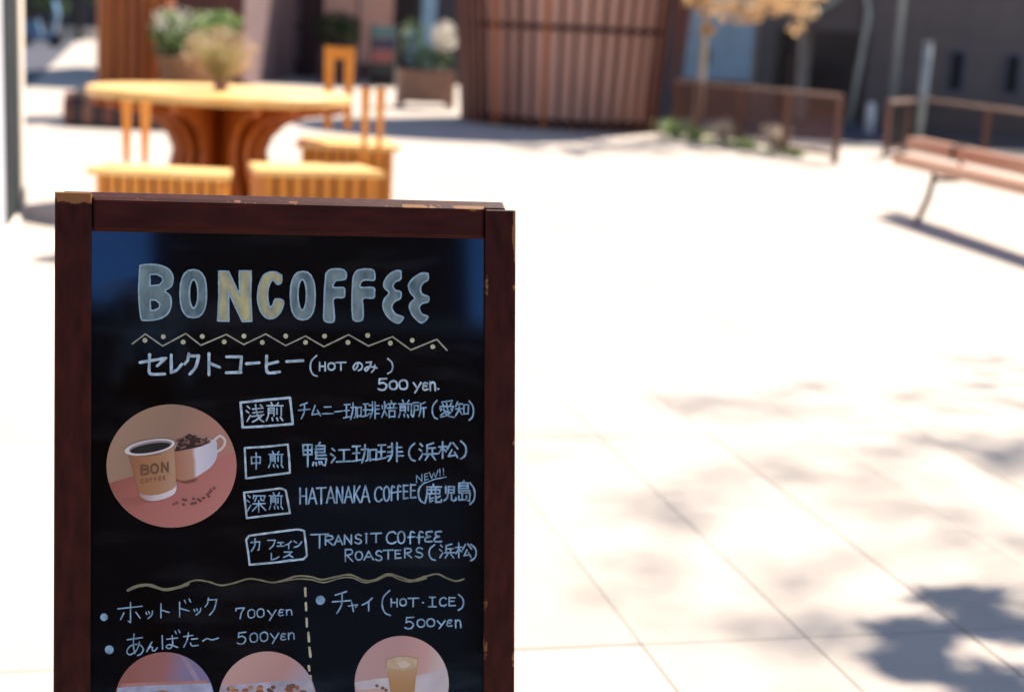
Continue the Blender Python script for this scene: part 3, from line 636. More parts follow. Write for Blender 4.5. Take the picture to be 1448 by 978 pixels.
# cup of beans behind
wht = grad('print_white_cup', [(0, (0.42, 0.17, 0.10)), (0.42, (0.50, 0.27, 0.19)), (0.5, (0.72, 0.70, 0.78)), (1, (0.58, 0.58, 0.68))], (247, 660), (308, 655))
s.poly([(248, 674), (262, 679), (280, 676), (276, 681), (262, 684), (249, 680)], shade)
s.poly(smooth_poly([(245, 632), (300, 621), (307, 634), (306, 648), (299, 659), (290, 666), (277, 674), (262, 679), (250, 677), (245, 668), (245, 632)], 4)[4:-1], wht)
s.line([(303, 622), (311, 616), (318, 622), (316, 631), (308, 638)], 3.6, pmat('print_white_rim', (0.70, 0.62, 0.58)))
s.poly([(246, 630), (256, 621), (268, 617), (284, 617), (298, 620), (299, 625), (285, 631), (265, 636), (248, 638)], pmat('print_rim_pink', (0.52, 0.36, 0.32)))
bean = pmat('print_bean_dark', (0.055, 0.022, 0.018), var=0.5); bean2 = pmat('print_bean_mid', (0.17, 0.075, 0.055), var=0.4)
s.poly([(247, 637), (250, 628), (256, 620), (263, 616), (268, 613), (275, 617), (286, 619), (297, 622), (296, 626), (283, 631), (266, 635), (250, 638)], bean)
rr = random.Random(3); bean3 = pmat('print_bean_light', (0.27, 0.14, 0.105), var=0.3)
for k in range(46):
    a = rr.random(); x = 250 + a * 44; y = 634 - a * 9 - rr.random() * (13 if a < .6 else 6)
    s.blob(x, y, rr.uniform(1.5, 2.8), (bean2, bean, bean3)[rr.randrange(3)], rr.uniform(1.1, 2.0))
# paper cup
kraft = grad('print_kraft_cup', [(0, (0.32, 0.13, 0.062)), (0.35, (0.40, 0.175, 0.075)), (0.7, (0.44, 0.22, 0.115)), (1, (0.50, 0.29, 0.18))], (183, 660), (248, 664))
s.poly(smooth_poly([(195, 690), (198, 701), (205, 706), (216, 708), (232, 705), (247, 697), (249, 684), (240, 686), (195, 690)], 4)[:-1], grad('print_white_base', [(0, (0.38, 0.20, 0.18)), (0.45, (0.62, 0.55, 0.58)), (1, (0.78, 0.74, 0.80))], (196, 700), (248, 698)))
s.poly([(180, 638), (200, 645), (222, 643), (246, 631), (248, 660), (249, 687), (243, 692), (234, 696), (224, 699), (213, 700), (203, 699), (196, 696), (190, 672)], kraft)
rimw = grad('print_cup_rim', [(0, (0.72, 0.66, 0.68)), (0.5, (0.62, 0.56, 0.58)), (1, (0.82, 0.78, 0.82))], (176, 640), (250, 626))
def rot_ell(cx, cy, rx, ry, a, n=28):
    ca_, sa_ = math.cos(a), math.sin(a); return [(cx + rx * math.cos(t) * ca_ - ry * math.sin(t) * sa_, cy + rx * math.cos(t) * sa_ + ry * math.sin(t) * ca_) for t in [2 * PI * k / n for k in range(n)]]
s.poly(rot_ell(211.5, 632, 36, 10.5, -0.17), rimw)
s.poly(rot_ell(213, 631.5, 31, 7.6, -0.17), pmat('print_inner_wall', (0.30, 0.24, 0.26)))
s.poly(rot_ell(212.5, 633.2, 29, 6.2, -0.17), pmat('print_black_coffee', (0.012, 0.010, 0.012)))
ink = pmat('print_sleeve_ink', (0.17, 0.085, 0.042))
for ch, x in zip('BON', (199, 213, 228)):
    for cv, P in GL[ch]: s.line([(x + a * 1.1, 658 + b * 1.25 - (x - 198) * .13) for a, b in P], 3.2, ink, cv)
for i, ch in enumerate('COFFEE'):
    for cv, P in GL[ch]: s.line([(199 + i * 6.3 + a * .40, 677 + b * .55 - i * .9) for a, b in P], 0.9, ink, cv)
for x, y in ((246, 713), (249, 711), (259, 706), (260, 713), (263, 707), (273, 705), (276, 711), (280, 706), (272, 712), (284, 708), (288, 704), (293, 699), (296, 702), (298, 693), (302, 690), (296, 696)):
    s.blob(x + rr.uniform(-1, 1), y, 2.2, bean2, 1.6)
s.done('round photo of a paper coffee cup beside a mug of beans')

s = Stick(233, 992, 71, 71)
s.poly(ell(233, 992, 71, 71, 64), grad('print_mauve_wall', [(0, (0.33, 0.115, 0.10)), (0.4, (0.36, 0.14, 0.135)), (0.7, (0.24, 0.20, 0.34)), (1, (0.20, 0.18, 0.36))], (185, 950), (292, 962)))
s.poly([(166, 972), (200, 968), (250, 966), (298, 965), (304, 990), (303, 1010), (166, 1010)], pmat('print_pale_plate', (0.36, 0.40, 0.55), var=.3, scale=60))
s.poly([(172, 966), (200, 964), (250, 963), (292, 961), (294, 965), (250, 967), (200, 969), (170, 971)], pmat('print_pink_edge', (0.46, 0.21, 0.20)))
s.poly([(255, 926), (262, 928), (275, 946), (283, 962), (276, 962), (262, 940)], pmat('print_lilac_fold', (0.33, 0.26, 0.38)))
s.poly([(190, 985), (230, 975), (270, 985), (275, 1030), (190, 1030)], pmat('print_bun', (0.42, 0.20, 0.08)))
s.done('round photo in mauve tones at the board bottom')
s = Stick(378, 990, 69.5, 70)
s.poly(ell(378, 990, 69.5, 70, 64), grad('print_blush_wall', [(0, (0.60, 0.36, 0.33)), (0.6, (0.52, 0.29, 0.27)), (1, (0.42, 0.36, 0.45))], (350, 925), (425, 975)))
s.poly([(308, 968), (345, 966), (400, 962), (447, 960), (450, 1010), (308, 1010)], pmat('print_cool_cloth', (0.42, 0.42, 0.52), var=.3, scale=50))
for k in range(26):
    x = rr.uniform(318, 434); s.blob(x, 975 - 3 * math.cos((x - 376) / 30) + rr.uniform(-5, 6), rr.uniform(3, 6), [bean2, pmat('print_sausage', (0.36, 0.10, 0.06)), pmat('print_bread', (0.50, 0.26, 0.14))][k % 3], rr.uniform(2, 4))
s.poly([(320, 980), (430, 978), (430, 1040), (320, 1040)], bean2)
s.done('round photo of a hot dog on a pale cloth')
s = Stick(568, 966, 67, 68)
s.poly(ell(568, 966, 67, 68, 64), grad('print_rose_wall', [(0, (0.50, 0.33, 0.33)), (0.45, (0.52, 0.30, 0.30)), (0.75, (0.62, 0.36, 0.34)), (1, (0.62, 0.52, 0.50))], (510, 930), (630, 945)))
s.poly([(500, 964), (530, 959), (585, 955), (632, 945), (640, 990), (600, 1040), (500, 1010)], pmat('print_white_counter', (0.58, 0.55, 0.60), var=.12, scale=30))
s.poly([(505, 975), (545, 972), (552, 982), (545, 1000), (505, 1000)], pmat('print_pink_counter', (0.55, 0.38, 0.35)))
s.poly([(545, 931), (562, 927), (580, 927), (592, 931), (588, 960), (584, 1000), (556, 1000), (550, 965)], grad('print_latte', [(0, (0.48, 0.33, 0.20)), (0.35, (0.52, 0.33, 0.18)), (1, (0.45, 0.24, 0.10))], (568, 930), (568, 975)))
s.poly([(547, 932), (562, 928), (580, 928), (590, 932), (589, 943), (570, 947), (549, 944)], pmat('print_foam', (0.56, 0.42, 0.29), var=.2, scale=90))
s.poly([(562, 936), (572, 933), (582, 938), (574, 944), (565, 943)], pmat('print_ice', (0.66, 0.55, 0.45)))
s.line([(546, 950), (550, 935), (568, 929), (590, 932)], 1.2, pmat('print_glass_line', (0.60, 0.48, 0.36)))
for x, y in ((533, 969), (541, 972), (546, 975)): s.blob(x, y, 2.6, bean2, 2.2)
s.done('round photo of an iced latte in a clear cup')

# ================================================================ BACKGROUND
m_yw = mat('golden_oiled_wood', (0.52, 0.18, 0.022), 0.5, scale=5, stretch=(1, 1, 1), col2=(0.64, 0.26, 0.04), spec=0.4)
m_yt = mat('golden_table_top', (0.76, 0.44, 0.14), 0.4, scale=4, stretch=(1, 6, 1), col2=(0.84, 0.56, 0.22), spec=0.4)
m_or = mat('deep_orange_wood', (0.36, 0.075, 0.008), 0.5, scale=5, stretch=(1, 1, .3), col2=(0.50, 0.135, 0.015))
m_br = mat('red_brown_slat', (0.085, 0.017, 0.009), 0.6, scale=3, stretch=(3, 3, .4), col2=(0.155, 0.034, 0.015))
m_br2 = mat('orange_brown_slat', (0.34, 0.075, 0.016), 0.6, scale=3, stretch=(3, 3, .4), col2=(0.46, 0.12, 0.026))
m_dk = mat('dark_stained_wood', (0.014, 0.007, 0.007), 0.7, 0.3, 4)
m_navy = mat('dark_navy_metal', (0.018, 0.020, 0.035), 0.5, 0.2, 4)
m_back = mat('pinkish_backing_board', (0.80, 0.44, 0.33), 0.7, scale=2, stretch=(2, 2, .4), col2=(0.85, 0.52, 0.41))
m_gr = mat('dark_grey_render', (0.145, 0.118, 0.112), 0.85, 0.1, 3)
m_blue = mat('blue_painted_metal', (0.24, 0.42, 0.56), 0.6, 0.12, 3)
m_rust = mat('rusty_brown_steel', (0.15, 0.060, 0.038), 0.7, 0.2, 10)
m_pole = mat('galvanised_steel', (0.30, 0.34, 0.35), 0.5, 0.1, 6, metal=0.3)
m_white = mat('white_painted_render', (0.74, 0.74, 0.75), 0.7, 0.03, 3)
m_cream = mat('cream_trim', (0.76, 0.70, 0.60), 0.6, 0.04, 3)
m_dgrey = mat('dark_grey_trim', (0.022, 0.026, 0.028), 0.5, 0.1, 3)
m_pot = mat('terracotta_wood_tub', (0.30, 0.13, 0.055), 0.7, 0.2, 5)
m_plantr = mat('weathered_planter_wood', (0.27, 0.165, 0.12), 0.8, 0.15, 5)
m_trunk = mat('pale_bark', (0.42, 0.36, 0.29), 0.85, 0.25, 8, bump=.4)
m_lilac = mat('lilac_grey_panel', (0.32, 0.24, 0.26), 0.7, 0.08, 2)
m_glass = mat('dark_window_glass', (0.008, 0.009, 0.012), 0.5, 0.1, 2, spec=.2)

# ---------------- building along the left edge (runs along the paving grid)
def wallpt(px, b0=-0.775):
    """where the view column px (at mid picture) meets the wall plane E1 = b0"""
    d = ray(px, 200); t = b0 / (d.x * E1.x + d.y * E1.y); p = CAM + d * t
    return p.x * E2.x + p.y * E2.y
WB = -0.80
e_end = wallpt(33, WB); e_d1 = wallpt(27.0, WB); e_d0 = wallpt(8.5, WB)
bl = thing('shop_building', 'white building edge with dark grey door frame at the left picture edge', 'building', tuple(gr(WB, e_end)), ca)
def wbox(a0, a1, b0, b1, z0, z1):
    g = G(); g.box(gr((a0 + a1) / 2, (b0 + b1) / 2, (z0 + z1) / 2), E1 * (a1 - a0) / 2, E2 * (b1 - b0) / 2, Z * (z1 - z0) / 2); return g
obj('wall', wbox(WB - 3, WB - 0.03, 5.2, e_end - 0.02, 0, 4.2), m_white, bl)
obj('corner_post', wbox(WB - 0.06, WB + 0.012, e_d1, e_end, 0.0, 3.4), m_cream, bl)
obj('door_frame', wbox(WB - 0.04, WB, e_d0, e_d1 - 0.002, 0.03, 3.4), mat('matt_grey_frame', (0.045, 0.052, 0.056), 1.0, 0.1, 3, spec=0.0), bl)
obj('door_panel', wbox(WB - 0.045, WB - 0.01, 6.6, e_d0 - 0.002, 0.04, 3.2), mat('pale_door_panel', (0.62, 0.66, 0.74), 0.4, 0.03, 2), bl)
obj('door_sill', wbox(WB - 0.05, WB + 0.03, 5.4, e_d1, 0.0, 0.025), m_cream, bl)
obj('canopy', wbox(WB - 3, WB + 0.02, 5.2, e_end, 4.203, 4.35), m_dgrey, bl)

# ---------------- round table
TC = gp(312, 128, 0.76); TC = V((TC.x, TC.y, 0)); TR = 182 / FPX * TC.y * 1.0
tab = thing('round_table', 'large round honey-coloured wooden table with curved slatted pedestal', 'table', tuple(TC))
g = G(); g.lathe(TC, [(0.001, 0.70), (TR - 0.03, 0.70), (TR, 0.715), (TR, 0.755), (TR - 0.012, 0.762), (0.001, 0.762)], 64)
obj('table_top', g, m_yt, tab)
prof = [(0.04, 0.0), (0.50, 0.0), (0.43, 0.12), (0.33, 0.25), (0.30, 0.38), (0.335, 0.47), (0.42, 0.555), (0.56, 0.615), (0.80, 0.65), (0.80, 0.695), (0.04, 0.695)]
for k in range(20):
    a = 2 * PI * (k + .5) / 20
    if min(abs((math.degrees(a) - q_ + 180) % 360 - 180) for q_ in (281, 101)) < 12: continue
    u = V((math.cos(a), math.sin(a), 0)); t = V((-u.y, u.x, 0))
    g = G(); g.prism([TC + u * r + Z * z - t * 0.021 for r, z in prof], t * 0.042)
    obj('pedestal_rib', g, m_or, tab)

# ---------------- benches: seat, slatted box, two-slat back
def bench(label, fl, fr, zseat, depth, nfront, nside, back=None, top_back=None, wb=.011, wt=.026):
    """fl, fr = front top corners in photo pixels"""
    A, B = gp(fl[0], fl[1], zseat), gp(fr[0], fr[1], zseat)
    ux = (B - A).normalized(); L_ = (B - A).length; uy = Z.cross(ux)
    c = (A + B) / 2; c.z = 0
    t = thing('slatted_bench', label, 'bench', tuple(c), math.atan2(ux.y, ux.x), 'benches round the wooden table')
    # seat: slightly trapezoidal board
    P = [A - Z * .035, B - Z * .035, B - Z * .035 + uy * depth - ux * .04, A - Z * .035 + uy * depth + ux * .04]
    g = G(); g.prism(P, Z * .035); obj('seat', g, m_yt, t, bevel=.006)
    sw = L_ * 0.9 / nfront
    for k in range(nfront):
        p = A + ux * (L_ * .05 + sw * (k + .5)) + uy * .05; p.z = 0
        g = G(); g.box(p + Z * (zseat - .037) / 2, ux * sw * .36, uy * .018, Z * (zseat - .037) / 2); obj('slat', g, m_yw, t)
    for s_ in (0, 1):
        for k in range(nside):
            p = (A + ux * .06 if s_ == 0 else B - ux * .06) + uy * (0.09 + (depth - .14) * (k + .5) / nside); p.z = 0
            g = G(); g.box(p + Z * (zseat - .037) / 2, ux * .018, uy * (depth - .14) / nside * .36, Z * (zseat - .037) / 2); obj('slat', g, m_yw, t)
    g = G(); p = (A + B) / 2 + uy * depth / 2; p.z = (zseat - .05) / 2
    g.box(p, ux * (L_ * .5 - .09), uy * (depth / 2 - .075), Z * (zseat - .05) / 2); obj('core_box', g, m_or, t)
    if back:
        x0, x1, yb, yt = back
        a = gp(x0, yb, zseat); b = gp(x1, yb + (x1 - x0) * .05, zseat)
        Yb = a.y
        zt = atY(x0, yt, Yb).z
        wv = (b - a).normalized(); wd = (b - a).length
        for p in (a, b):
            g = G(); n_ = wv
            g.prism([p - n_ * wb, p + n_ * wb, p + n_ * wt + Z * (zt - zseat), p - n_ * wt + Z * (zt - zseat)], Z.cross(n_) * .03)
            obj('back_slat', g, m_yw, t)
        if top_back:
            g = G(); m_ = (a + b) / 2; g.box(V((m_.x, m_.y, zt - .045)) + Z.cross(wv) * .015, wv * (wd / 2 - wt - .001), Z.cross(wv) * .012, Z * .04); obj('back_rail', g, m_yw, t)
    return t
bench('slatted wooden bench nearest the left building, two slim upright slats on its back edge', (121, 237), (326, 247), 0.45, 0.30, 11, 3, (178, 204, 230, 142))
bench('slatted wooden bench in front of the table pedestal, the middle one of the three', (362, 240), (545, 243), 0.45, 0.42, 8, 3, (514, 535, 229, 124))
bench('wooden bench at the far right of the table with the tallest back frame', (418, 202), (566, 208), 0.45, 0.66, 9, 5, (463, 491, 183, 66), True, .026, .036)

# ---------------- dry grass bush in the middle of the table
def tuft(g, c, h, r, n, rng, w=.006, droop=.25, up=1.0):
    for _ in range(n):
        a = rng.random() * 2 * PI; rr_ = r * math.sqrt(rng.random()); hh = h * rng.uniform(.55, 1)
        b = c + V((math.cos(a), math.sin(a), 0)) * rr_ * .12; tip = c + V((math.cos(a) * rr_, math.sin(a) * rr_, hh)); mid = (b + tip) / 2 + Z * hh * droop * .4
        s_ = V((-math.sin(a), math.cos(a), 0)).lerp(V((rng.uniform(-1, 1), rng.uniform(-1, 1), 0)), .5) * w
        g.add([b - s_ * .5, b + s_ * .5, mid + s_, mid - s_, tip], [(0, 1, 2, 3), (3, 2, 4)])
def leaves(g, c, rad, n, rng, sz, shell=0.35, mi=0, clumps=None, squash=.6):
    cl = clumps or 0
    cc = [V((rng.gauss(0, .5), rng.gauss(0, .5), rng.gauss(0, .5))) for _ in range(cl)]
    for _ in range(n):
        while True:
            p = V((rng.uniform(-1, 1), rng.uniform(-1, 1), rng.uniform(-1, 1)))
            if shell < p.length < 1: break
        if cl:
            q = cc[rng.randrange(cl)]; p = q + p * .33
        p = c + V((p.x * rad[0], p.y * rad[1], p.z * rad[2]))
        u = V((rng.gauss(0, 1), rng.gauss(0, 1), rng.gauss(0, .6))).normalized(); v_ = u.cross(V((rng.gauss(0, 1), rng.gauss(0, 1), rng.gauss(0, 1)))).normalized()
        s_ = sz * rng.uniform(.6, 1.3)
        g.add([p - u * s_, p - v_ * s_ * .45 + u.cross(v_) * s_ * .1, p + u * s_, p + v_ * s_ * .45 + u.cross(v_) * s_ * .1], [(0, 1, 2, 3)], mi)
rng = random.Random(11)
m_dry = leafmat('dry_pinkish_grass', (0.42, 0.27, 0.16), (0.52, 0.40, 0.26))
m_dryg = leafmat('dry_green_grass', (0.28, 0.28, 0.11), (0.38, 0.36, 0.18))
pc = TC + Z * .762
t = thing('dried_flower_bush', 'fluffy pinkish dried flower bush standing on the round table', 'plant', tuple(pc))
g = G(); g.lathe(pc, [(.001, 0.001), (.04, 0.001), (.05, .05), (.045, .07), (.001, .07)], 16); obj('pot', g, m_plantr, t)
g = G(); tuft(g, pc + Z * .05, .30, .22, 500, rng, .004, .3); obj('stems', g, m_dryg, t)
g = G(); leaves(g, pc + Z * .24, (.25, .22, .17), 1500, rng, .012, 0); leaves(g, pc + Z * .13, (.16, .15, .10), 400, rng, .011, 0); obj('flowers', g, m_dry, t)

# ---------------- low barrel-shaped slatted seat in shade behind the table
a, b = gp(88, 178), gp(262, 186)
ax = (b - a).normalized(); Lb = (b - a).length; R_ = .24; up = Z.cross(ax); c0 = a + up * R_
c0.z = 0
t = thing('barrel_seat', 'low rounded seat of dark and reddish staves on the paving behind the table', 'bench', tuple(c0), math.atan2(ax.y, ax.x))
m_st = [mat('stave_red', (0.16, 0.045, 0.028), .6, .2, 6), mat('stave_dark', (0.030, 0.018, 0.018), .6, .2, 6), mat('stave_tan', (0.20, 0.09, 0.05), .6, .2, 6)]
ns = 12
for k in range(ns):
    s0, s1 = Lb * k / ns, Lb * (k + .9) / ns
    rr_ = R_ * (.86 if k in (0, ns - 1) else 1)
    cen = c0 + Z * (.02)
    vs, n_ = [], 14
    P = [(-rr_, 0.0)] + [(-rr_ * math.cos(PI * q / n_) ** 1 if False else -rr_ * math.cos(PI * q / n_), .12 + (rr_ * 1.05) * math.sin(PI * q / n_)) for q in range(n_ + 1)] + [(rr_, 0.0)]
    g = G(); g.prism([cen + ax * s0 + up * y + Z * z for y, z in P], ax * (s1 - s0)); obj('stave', g, m_st[(0, 1, 2, 1, 0, 1)[k % 6]], t)
g = G(); g.box(c0 + ax * Lb / 2 + Z * .01, ax * Lb * .47, up * R_ * .7, Z * .01); obj('base', g, m_dk, t)

# ---------------- slatted kiosks (tapering round timber huts)
def kiosk(name, label, cx, cy, rb, flare, h, n, mslats, backm, band_z, rng, gapf=.5, inner=.05, a_from=0, extra=None):
    t = thing(name, label, 'kiosk', (cx, cy, 0), 0)
    c = V((cx, cy, 0)); rt = rb + flare * h
    g = G(); g.lathe(c, [(rb - inner, .05), (rb - inner + flare * h, h)], 48); obj('backing_wall', g, backm, t)
    for k in range(n):
        a = 2 * PI * k / n; u = V((math.cos(a), math.sin(a), 0)); s_ = V((-u.y, u.x, 0))
        w_ = PI * rb / n * gapf * rng.uniform(.85, 1.15) * (1.9 if n > 40 and abs(math.cos(a + .03)) > .74 else 1)
        p0 = c + u * (rb + .01); p1 = c + u * rt + Z * h; d = .022
        g = G()
        g.add([p0 - s_ * w_ - u * d, p0 + s_ * w_ - u * d, p0 + s_ * w_ + u * d, p0 - s_ * w_ + u * d, p1 - s_ * w_ - u * d, p1 + s_ * w_ - u * d, p1 + s_ * w_ + u * d, p1 - s_ * w_ + u * d],
              [(0, 1, 2, 3), (7, 6, 5, 4), (0, 4, 5, 1), (1, 5, 6, 2), (2, 6, 7, 3), (3, 7, 4, 0)])
        obj('slat', g, mslats[rng.randrange(len(mslats))] if not (n > 40 and abs(math.cos(a + .03)) > .74) else m_br, t)
    for z in band_z:
        g = G(); rz_ = rb + flare * z - .034; g.lathe(c, [(rz_ - .02, z - .035), (rz_ + .018, z - .035), (rz_ + .018, z + .035), (rz_ - .02, z + .035)], 48); obj('hoop', g, m_dk, t)
    g = G(); g.lathe(c, [(rt + .12, h), (rt + .12, h + .08), (.001, h + .35)], 48); g.lathe(c, [(rt + .12, h), (.001, h - .001)], 48); obj('roof', g, m_dk, t)
    return t
rng = random.Random(4)
kl, kr = gp(657, 172), gp(950, 190)
kcx = (kl.x + kr.x) / 2 * 1.06; rbk = (kr.x - kl.x) / 2 * 1.0; kcy = kl.y + rbk * .55
kcx = atY(800, 180, kcy).x
rbk = 0.5 * (atY(950, 180, kcy).x - atY(653, 180, kcy).x)
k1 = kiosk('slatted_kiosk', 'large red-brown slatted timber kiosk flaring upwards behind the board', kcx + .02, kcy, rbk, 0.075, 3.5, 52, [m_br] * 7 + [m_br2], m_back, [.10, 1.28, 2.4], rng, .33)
# dark panel box on the right side of the kiosk
g = G(); aa = math.radians(-28)
u = V((math.cos(aa), math.sin(aa), 0)); s_ = V((-u.y, u.x, 0)); c = V((kcx, kcy, 0)) + u * (rbk + .02)
g.box(c + Z * 1.3 + u * .06, s_ * .30, u * .05 + Z * 0, Z * 1.28 + u * 0.07); obj('side_panel', g, m_navy, k1)

b = atY(190, 170, 18.0)
kiosk('slatted_column', 'narrow orange-brown slatted timber column left of the table', b.x + .02, 18.0, .415, -0.004, 3.4, 22, [m_or, m_br2], m_br, [], rng, .62, .06)

# ---------------- planters with greenery
m_lg = leafmat('fresh_green_leaf', (0.13, 0.23, 0.07), (0.26, 0.38, 0.13))
m_ld = leafmat('dark_green_leaf', (0.025, 0.06, 0.022), (0.06, 0.12, 0.04))
m_lm = leafmat('mid_green_leaf', (0.06, 0.12, 0.05), (0.12, 0.20, 0.08))
m_wf = leafmat('white_flower', (0.62, 0.60, 0.52), (0.78, 0.74, 0.68), .2)
m_bf = leafmat('blue_flower', (0.12, 0.28, 0.45), (0.25, 0.42, 0.58), .2)
rng = random.Random(21)
# flared tub by the column
Yt = 17.2; c = atY(268, 150, Yt); c.z = 0
t = thing('flared_planter', 'orange wooden tub with leafy green and white plants right of the column', 'planter', tuple(c))
g = G(); g.lathe(c, [(.001, 0), (.20, 0), (.36, .72), (.32, .74), (.001, .70)], 20); obj('tub', g, m_pot, t)
g = G(); leaves(g, c + V((-.02, 0, 1.02)), (.42, .3, .26), 420, rng, .045, 0); leaves(g, c + V((.38, 0, 1.12)), (.22, .2, .16), 160, rng, .045, 0); obj('foliage', g, m_lg, t)
g = G(); leaves(g, c + V((-.24, .1, .92)), (.2, .2, .3), 260, rng, .05, 0); obj('foliage', g, m_ld, t)
g = G(); leaves(g, c + V((-.15, -.1, 1.12)), (.30, .2, .18), 110, rng, .035, 0); obj('flowers', g, m_wf, t)
# planter box left of the kiosk
A, B = gp(566, 152), gp(642, 155); A = A.copy(); ux = (B - A).normalized(); uy = Z.cross(ux); c = (A + B) / 2 + uy * .25
t = thing('planter_box', 'weathered wooden planter box with white and blue flowers beside the kiosk', 'planter', tuple(c), math.atan2(ux.y, ux.x))
Lp = (B - A).length
for s_ in (-1, 1):
    for q in (-1, 1):
        g = G(); g.box(c + ux * s_ * (Lp / 2 - .03) + uy * q * .2 + Z * .04, ux * .03, uy * .03, Z * .04); obj('foot', g, m_plantr, t)
for k in range(4):
    z = .08 + .12 * k
    for q in (-1, 1):
        g = G(); g.box(c + uy * q * .25 + Z * (z + .057), ux * (Lp / 2), uy * .012, Z * .056); obj('board', g, m_plantr, t)
        g = G(); g.box(c + ux * q * (Lp / 2 - .013) + Z * (z + .057), ux * .012, uy * .2375, Z * .056); obj('board', g, m_plantr, t)
g = G(); g.box(c + Z * .50, ux * (Lp / 2 - .03), uy * .235, Z * .02); obj('soil', g, m_dk, t)
g = G(); leaves(g, c + V((.05, 0, .72)), (.38, .25, .22), 420, rng, .045, 0); obj('foliage', g, m_ld, t)
g = G(); leaves(g, c + V((-.22, 0, 1.0)), (.18, .2, .32), 200, rng, .05, 0); obj('foliage', g, m_lm, t)
g = G(); leaves(g, c + V((.26, -.05, 1.05)), (.2, .2, .26), 260, rng, .045, 0); obj('flowers', g, m_wf, t, label='white flowers')
g = G(); leaves(g, c + V((-.22, -.1, .85)), (.10, .1, .34), 130, rng, .045, 0); obj('flowers', g, m_bf, t, label='blue flowers')

# ---------------- far storefront behind (terrace of timber fronts)
Yf = 33.0
def fx(px): return atY(px, 60, Yf).x
m_fw = mat('mauve_brown_front', (0.17, 0.105, 0.105), .8, .1, 1.5)
sf = thing('timber_storefront', 'shaded timber shopfront with pale lilac panels beyond the table', 'building', (fx(500), Yf, 0))
x0, x1 = fx(338), fx(655)
g = G(); g.bx(x0, x1, Yf, Yf + 5, 0, 5.2); obj('wall', g, m_fw, sf)
for a_, b_, m_ in ((372, 424, m_lilac), (458, 504, m_back), (508, 556, m_back)):
    n_ = 4 if m_ is m_lilac else 6
    for k in range(n_):
        u0 = fx(a_) + (fx(b_) - fx(a_)) * k / n_; u1 = fx(a_) + (fx(b_) - fx(a_)) * (k + .93) / n_
        g = G(); g.bx(u0, u1, Yf - .05, Yf - .002, .35, 4.6); obj('panel', g, m_, sf)
for a_, b_, m_ in ((340, 370, m_dk), (426, 456, mat('dark_maroon_post', (0.035, 0.013, 0.015), .6)), (560, 584, m_dk), (586, 654, m_navy)):
    g = G(); g.bx(fx(a_), fx(b_), Yf - .14, Yf - .001, 0, 5.0); obj('post', g, m_, sf)
g = G(); g.bx(fx(372), fx(424), Yf - .10, Yf - .052, 1.0, 1.08); obj('rail', g, m_dk, sf)
g = G(); g.bx(x0 - .3, x1 + .3, Yf - .6, Yf + 5.2, 5.203, 5.4); obj('roof', g, m_dk, sf)
g = G(); g.bx(fx(596), fx(616), Yf - .2, Yf - .142, .3, 4.4); obj('panel', g, m_blue, sf, label='narrow blue panel')
# shrub in its box
Ys = 31.0; c = atY(478, 100, Ys); c.z = 0
t = thing('potted_shrub', 'dark green shrub in a grey box in front of the storefront', 'planter', tuple(c))
g = G(); g.bx(c.x - .36, c.x + .36, Ys - .3, Ys + .3, 0, .02 + .55); g.bx(c.x - .38, c.x + .38, Ys - .32, Ys + .32, .571, .62); obj('box', g, mat('grey_planter', (.10, .075, .075), .8), t)
g = G(); leaves(g, c + Z * 1.0, (.48, .4, .42), 900, rng, .06, 0); obj('foliage', g, m_ld, t)
# display rack with coloured rows
Yr = 30.0; c = atY(541, 110, Yr); c.z = 0
t = thing('display_rack', 'upright display rack with teal, navy and red rows by the storefront', 'rack', tuple(c))
ztop = atY(541, 36, Yr).z; hh = ztop
for s_ in (-1, 1):
    g = G(); g.bx(c.x + s_ * .235 - .015, c.x + s_ * .235 + .015, Yr - .15, Yr + .15, 0, ztop); obj('side_frame', g, m_dgrey, t)
for k, m_ in enumerate((m_dk, mat('rack_dark_green', (.02, .03, .03)), mat('rack_red', (.30, .09, .085)), mat('rack_navy', (.035, .035, .075)), mat('rack_teal', (.07, .19, .20)))):
    z0 = ztop * (k + .04) / 5; z1 = ztop * (k + .92) / 5
    g = G(); g.bx(c.x - .217, c.x + .217, Yr - .12, Yr + .1, z0, z1); obj('tray', g, m_, t)

# ---------------- far left: dark trees and wall, a cyclist-blue scooter
Yq = 60.0
c = atY(90, 50, Yq)
fl = thing('far_building', 'dark far building front at the end of the plaza on the left', 'building', (c.x, Yq, 0))
g = G(); g.bx(atY(-60, 30, Yq).x, atY(160, 30, Yq).x, Yq, Yq + 6, 0, 6); obj('wall', g, mat('dark_front', (.030, .026, .032), .7, .2, 1), fl)
for a_, b_ in ((66, 82), (86, 106), (112, 134)):
    g = G(); g.bx(atY(a_, 30, Yq).x, atY(b_, 30, Yq).x, Yq - .08, Yq - .002, .25, 2.8); obj('window', g, m_navy, fl)
g = G(); g.bx(atY(80, 30, Yq).x, atY(150, 30, Yq).x, Yq - 1.4, Yq - .2, 0, .42); obj('step', g, m_pave, fl)
rng = random.Random(8)
for px, Yp, r, zc, lab in ((44, 55, 1.3, 1.7, 'dark green bush left of the blue scooter at the far end'), (112, 54, 1.0, 2.2, 'dark tree with low crown in front of the far building')):
    c = atY(px, 40, Yp); c.z = 0
    t = thing('far_tree', lab, 'tree', tuple(c))
    g = G(); g.tube([c, c + Z * zc], [.10, .06], 8); obj('trunk', g, m_dk, t)
    g = G(); leaves(g, c + Z * zc, (r, r, r * .8), 900, rng, .13, 0, clumps=12); obj('crown', g, m_ld, t)
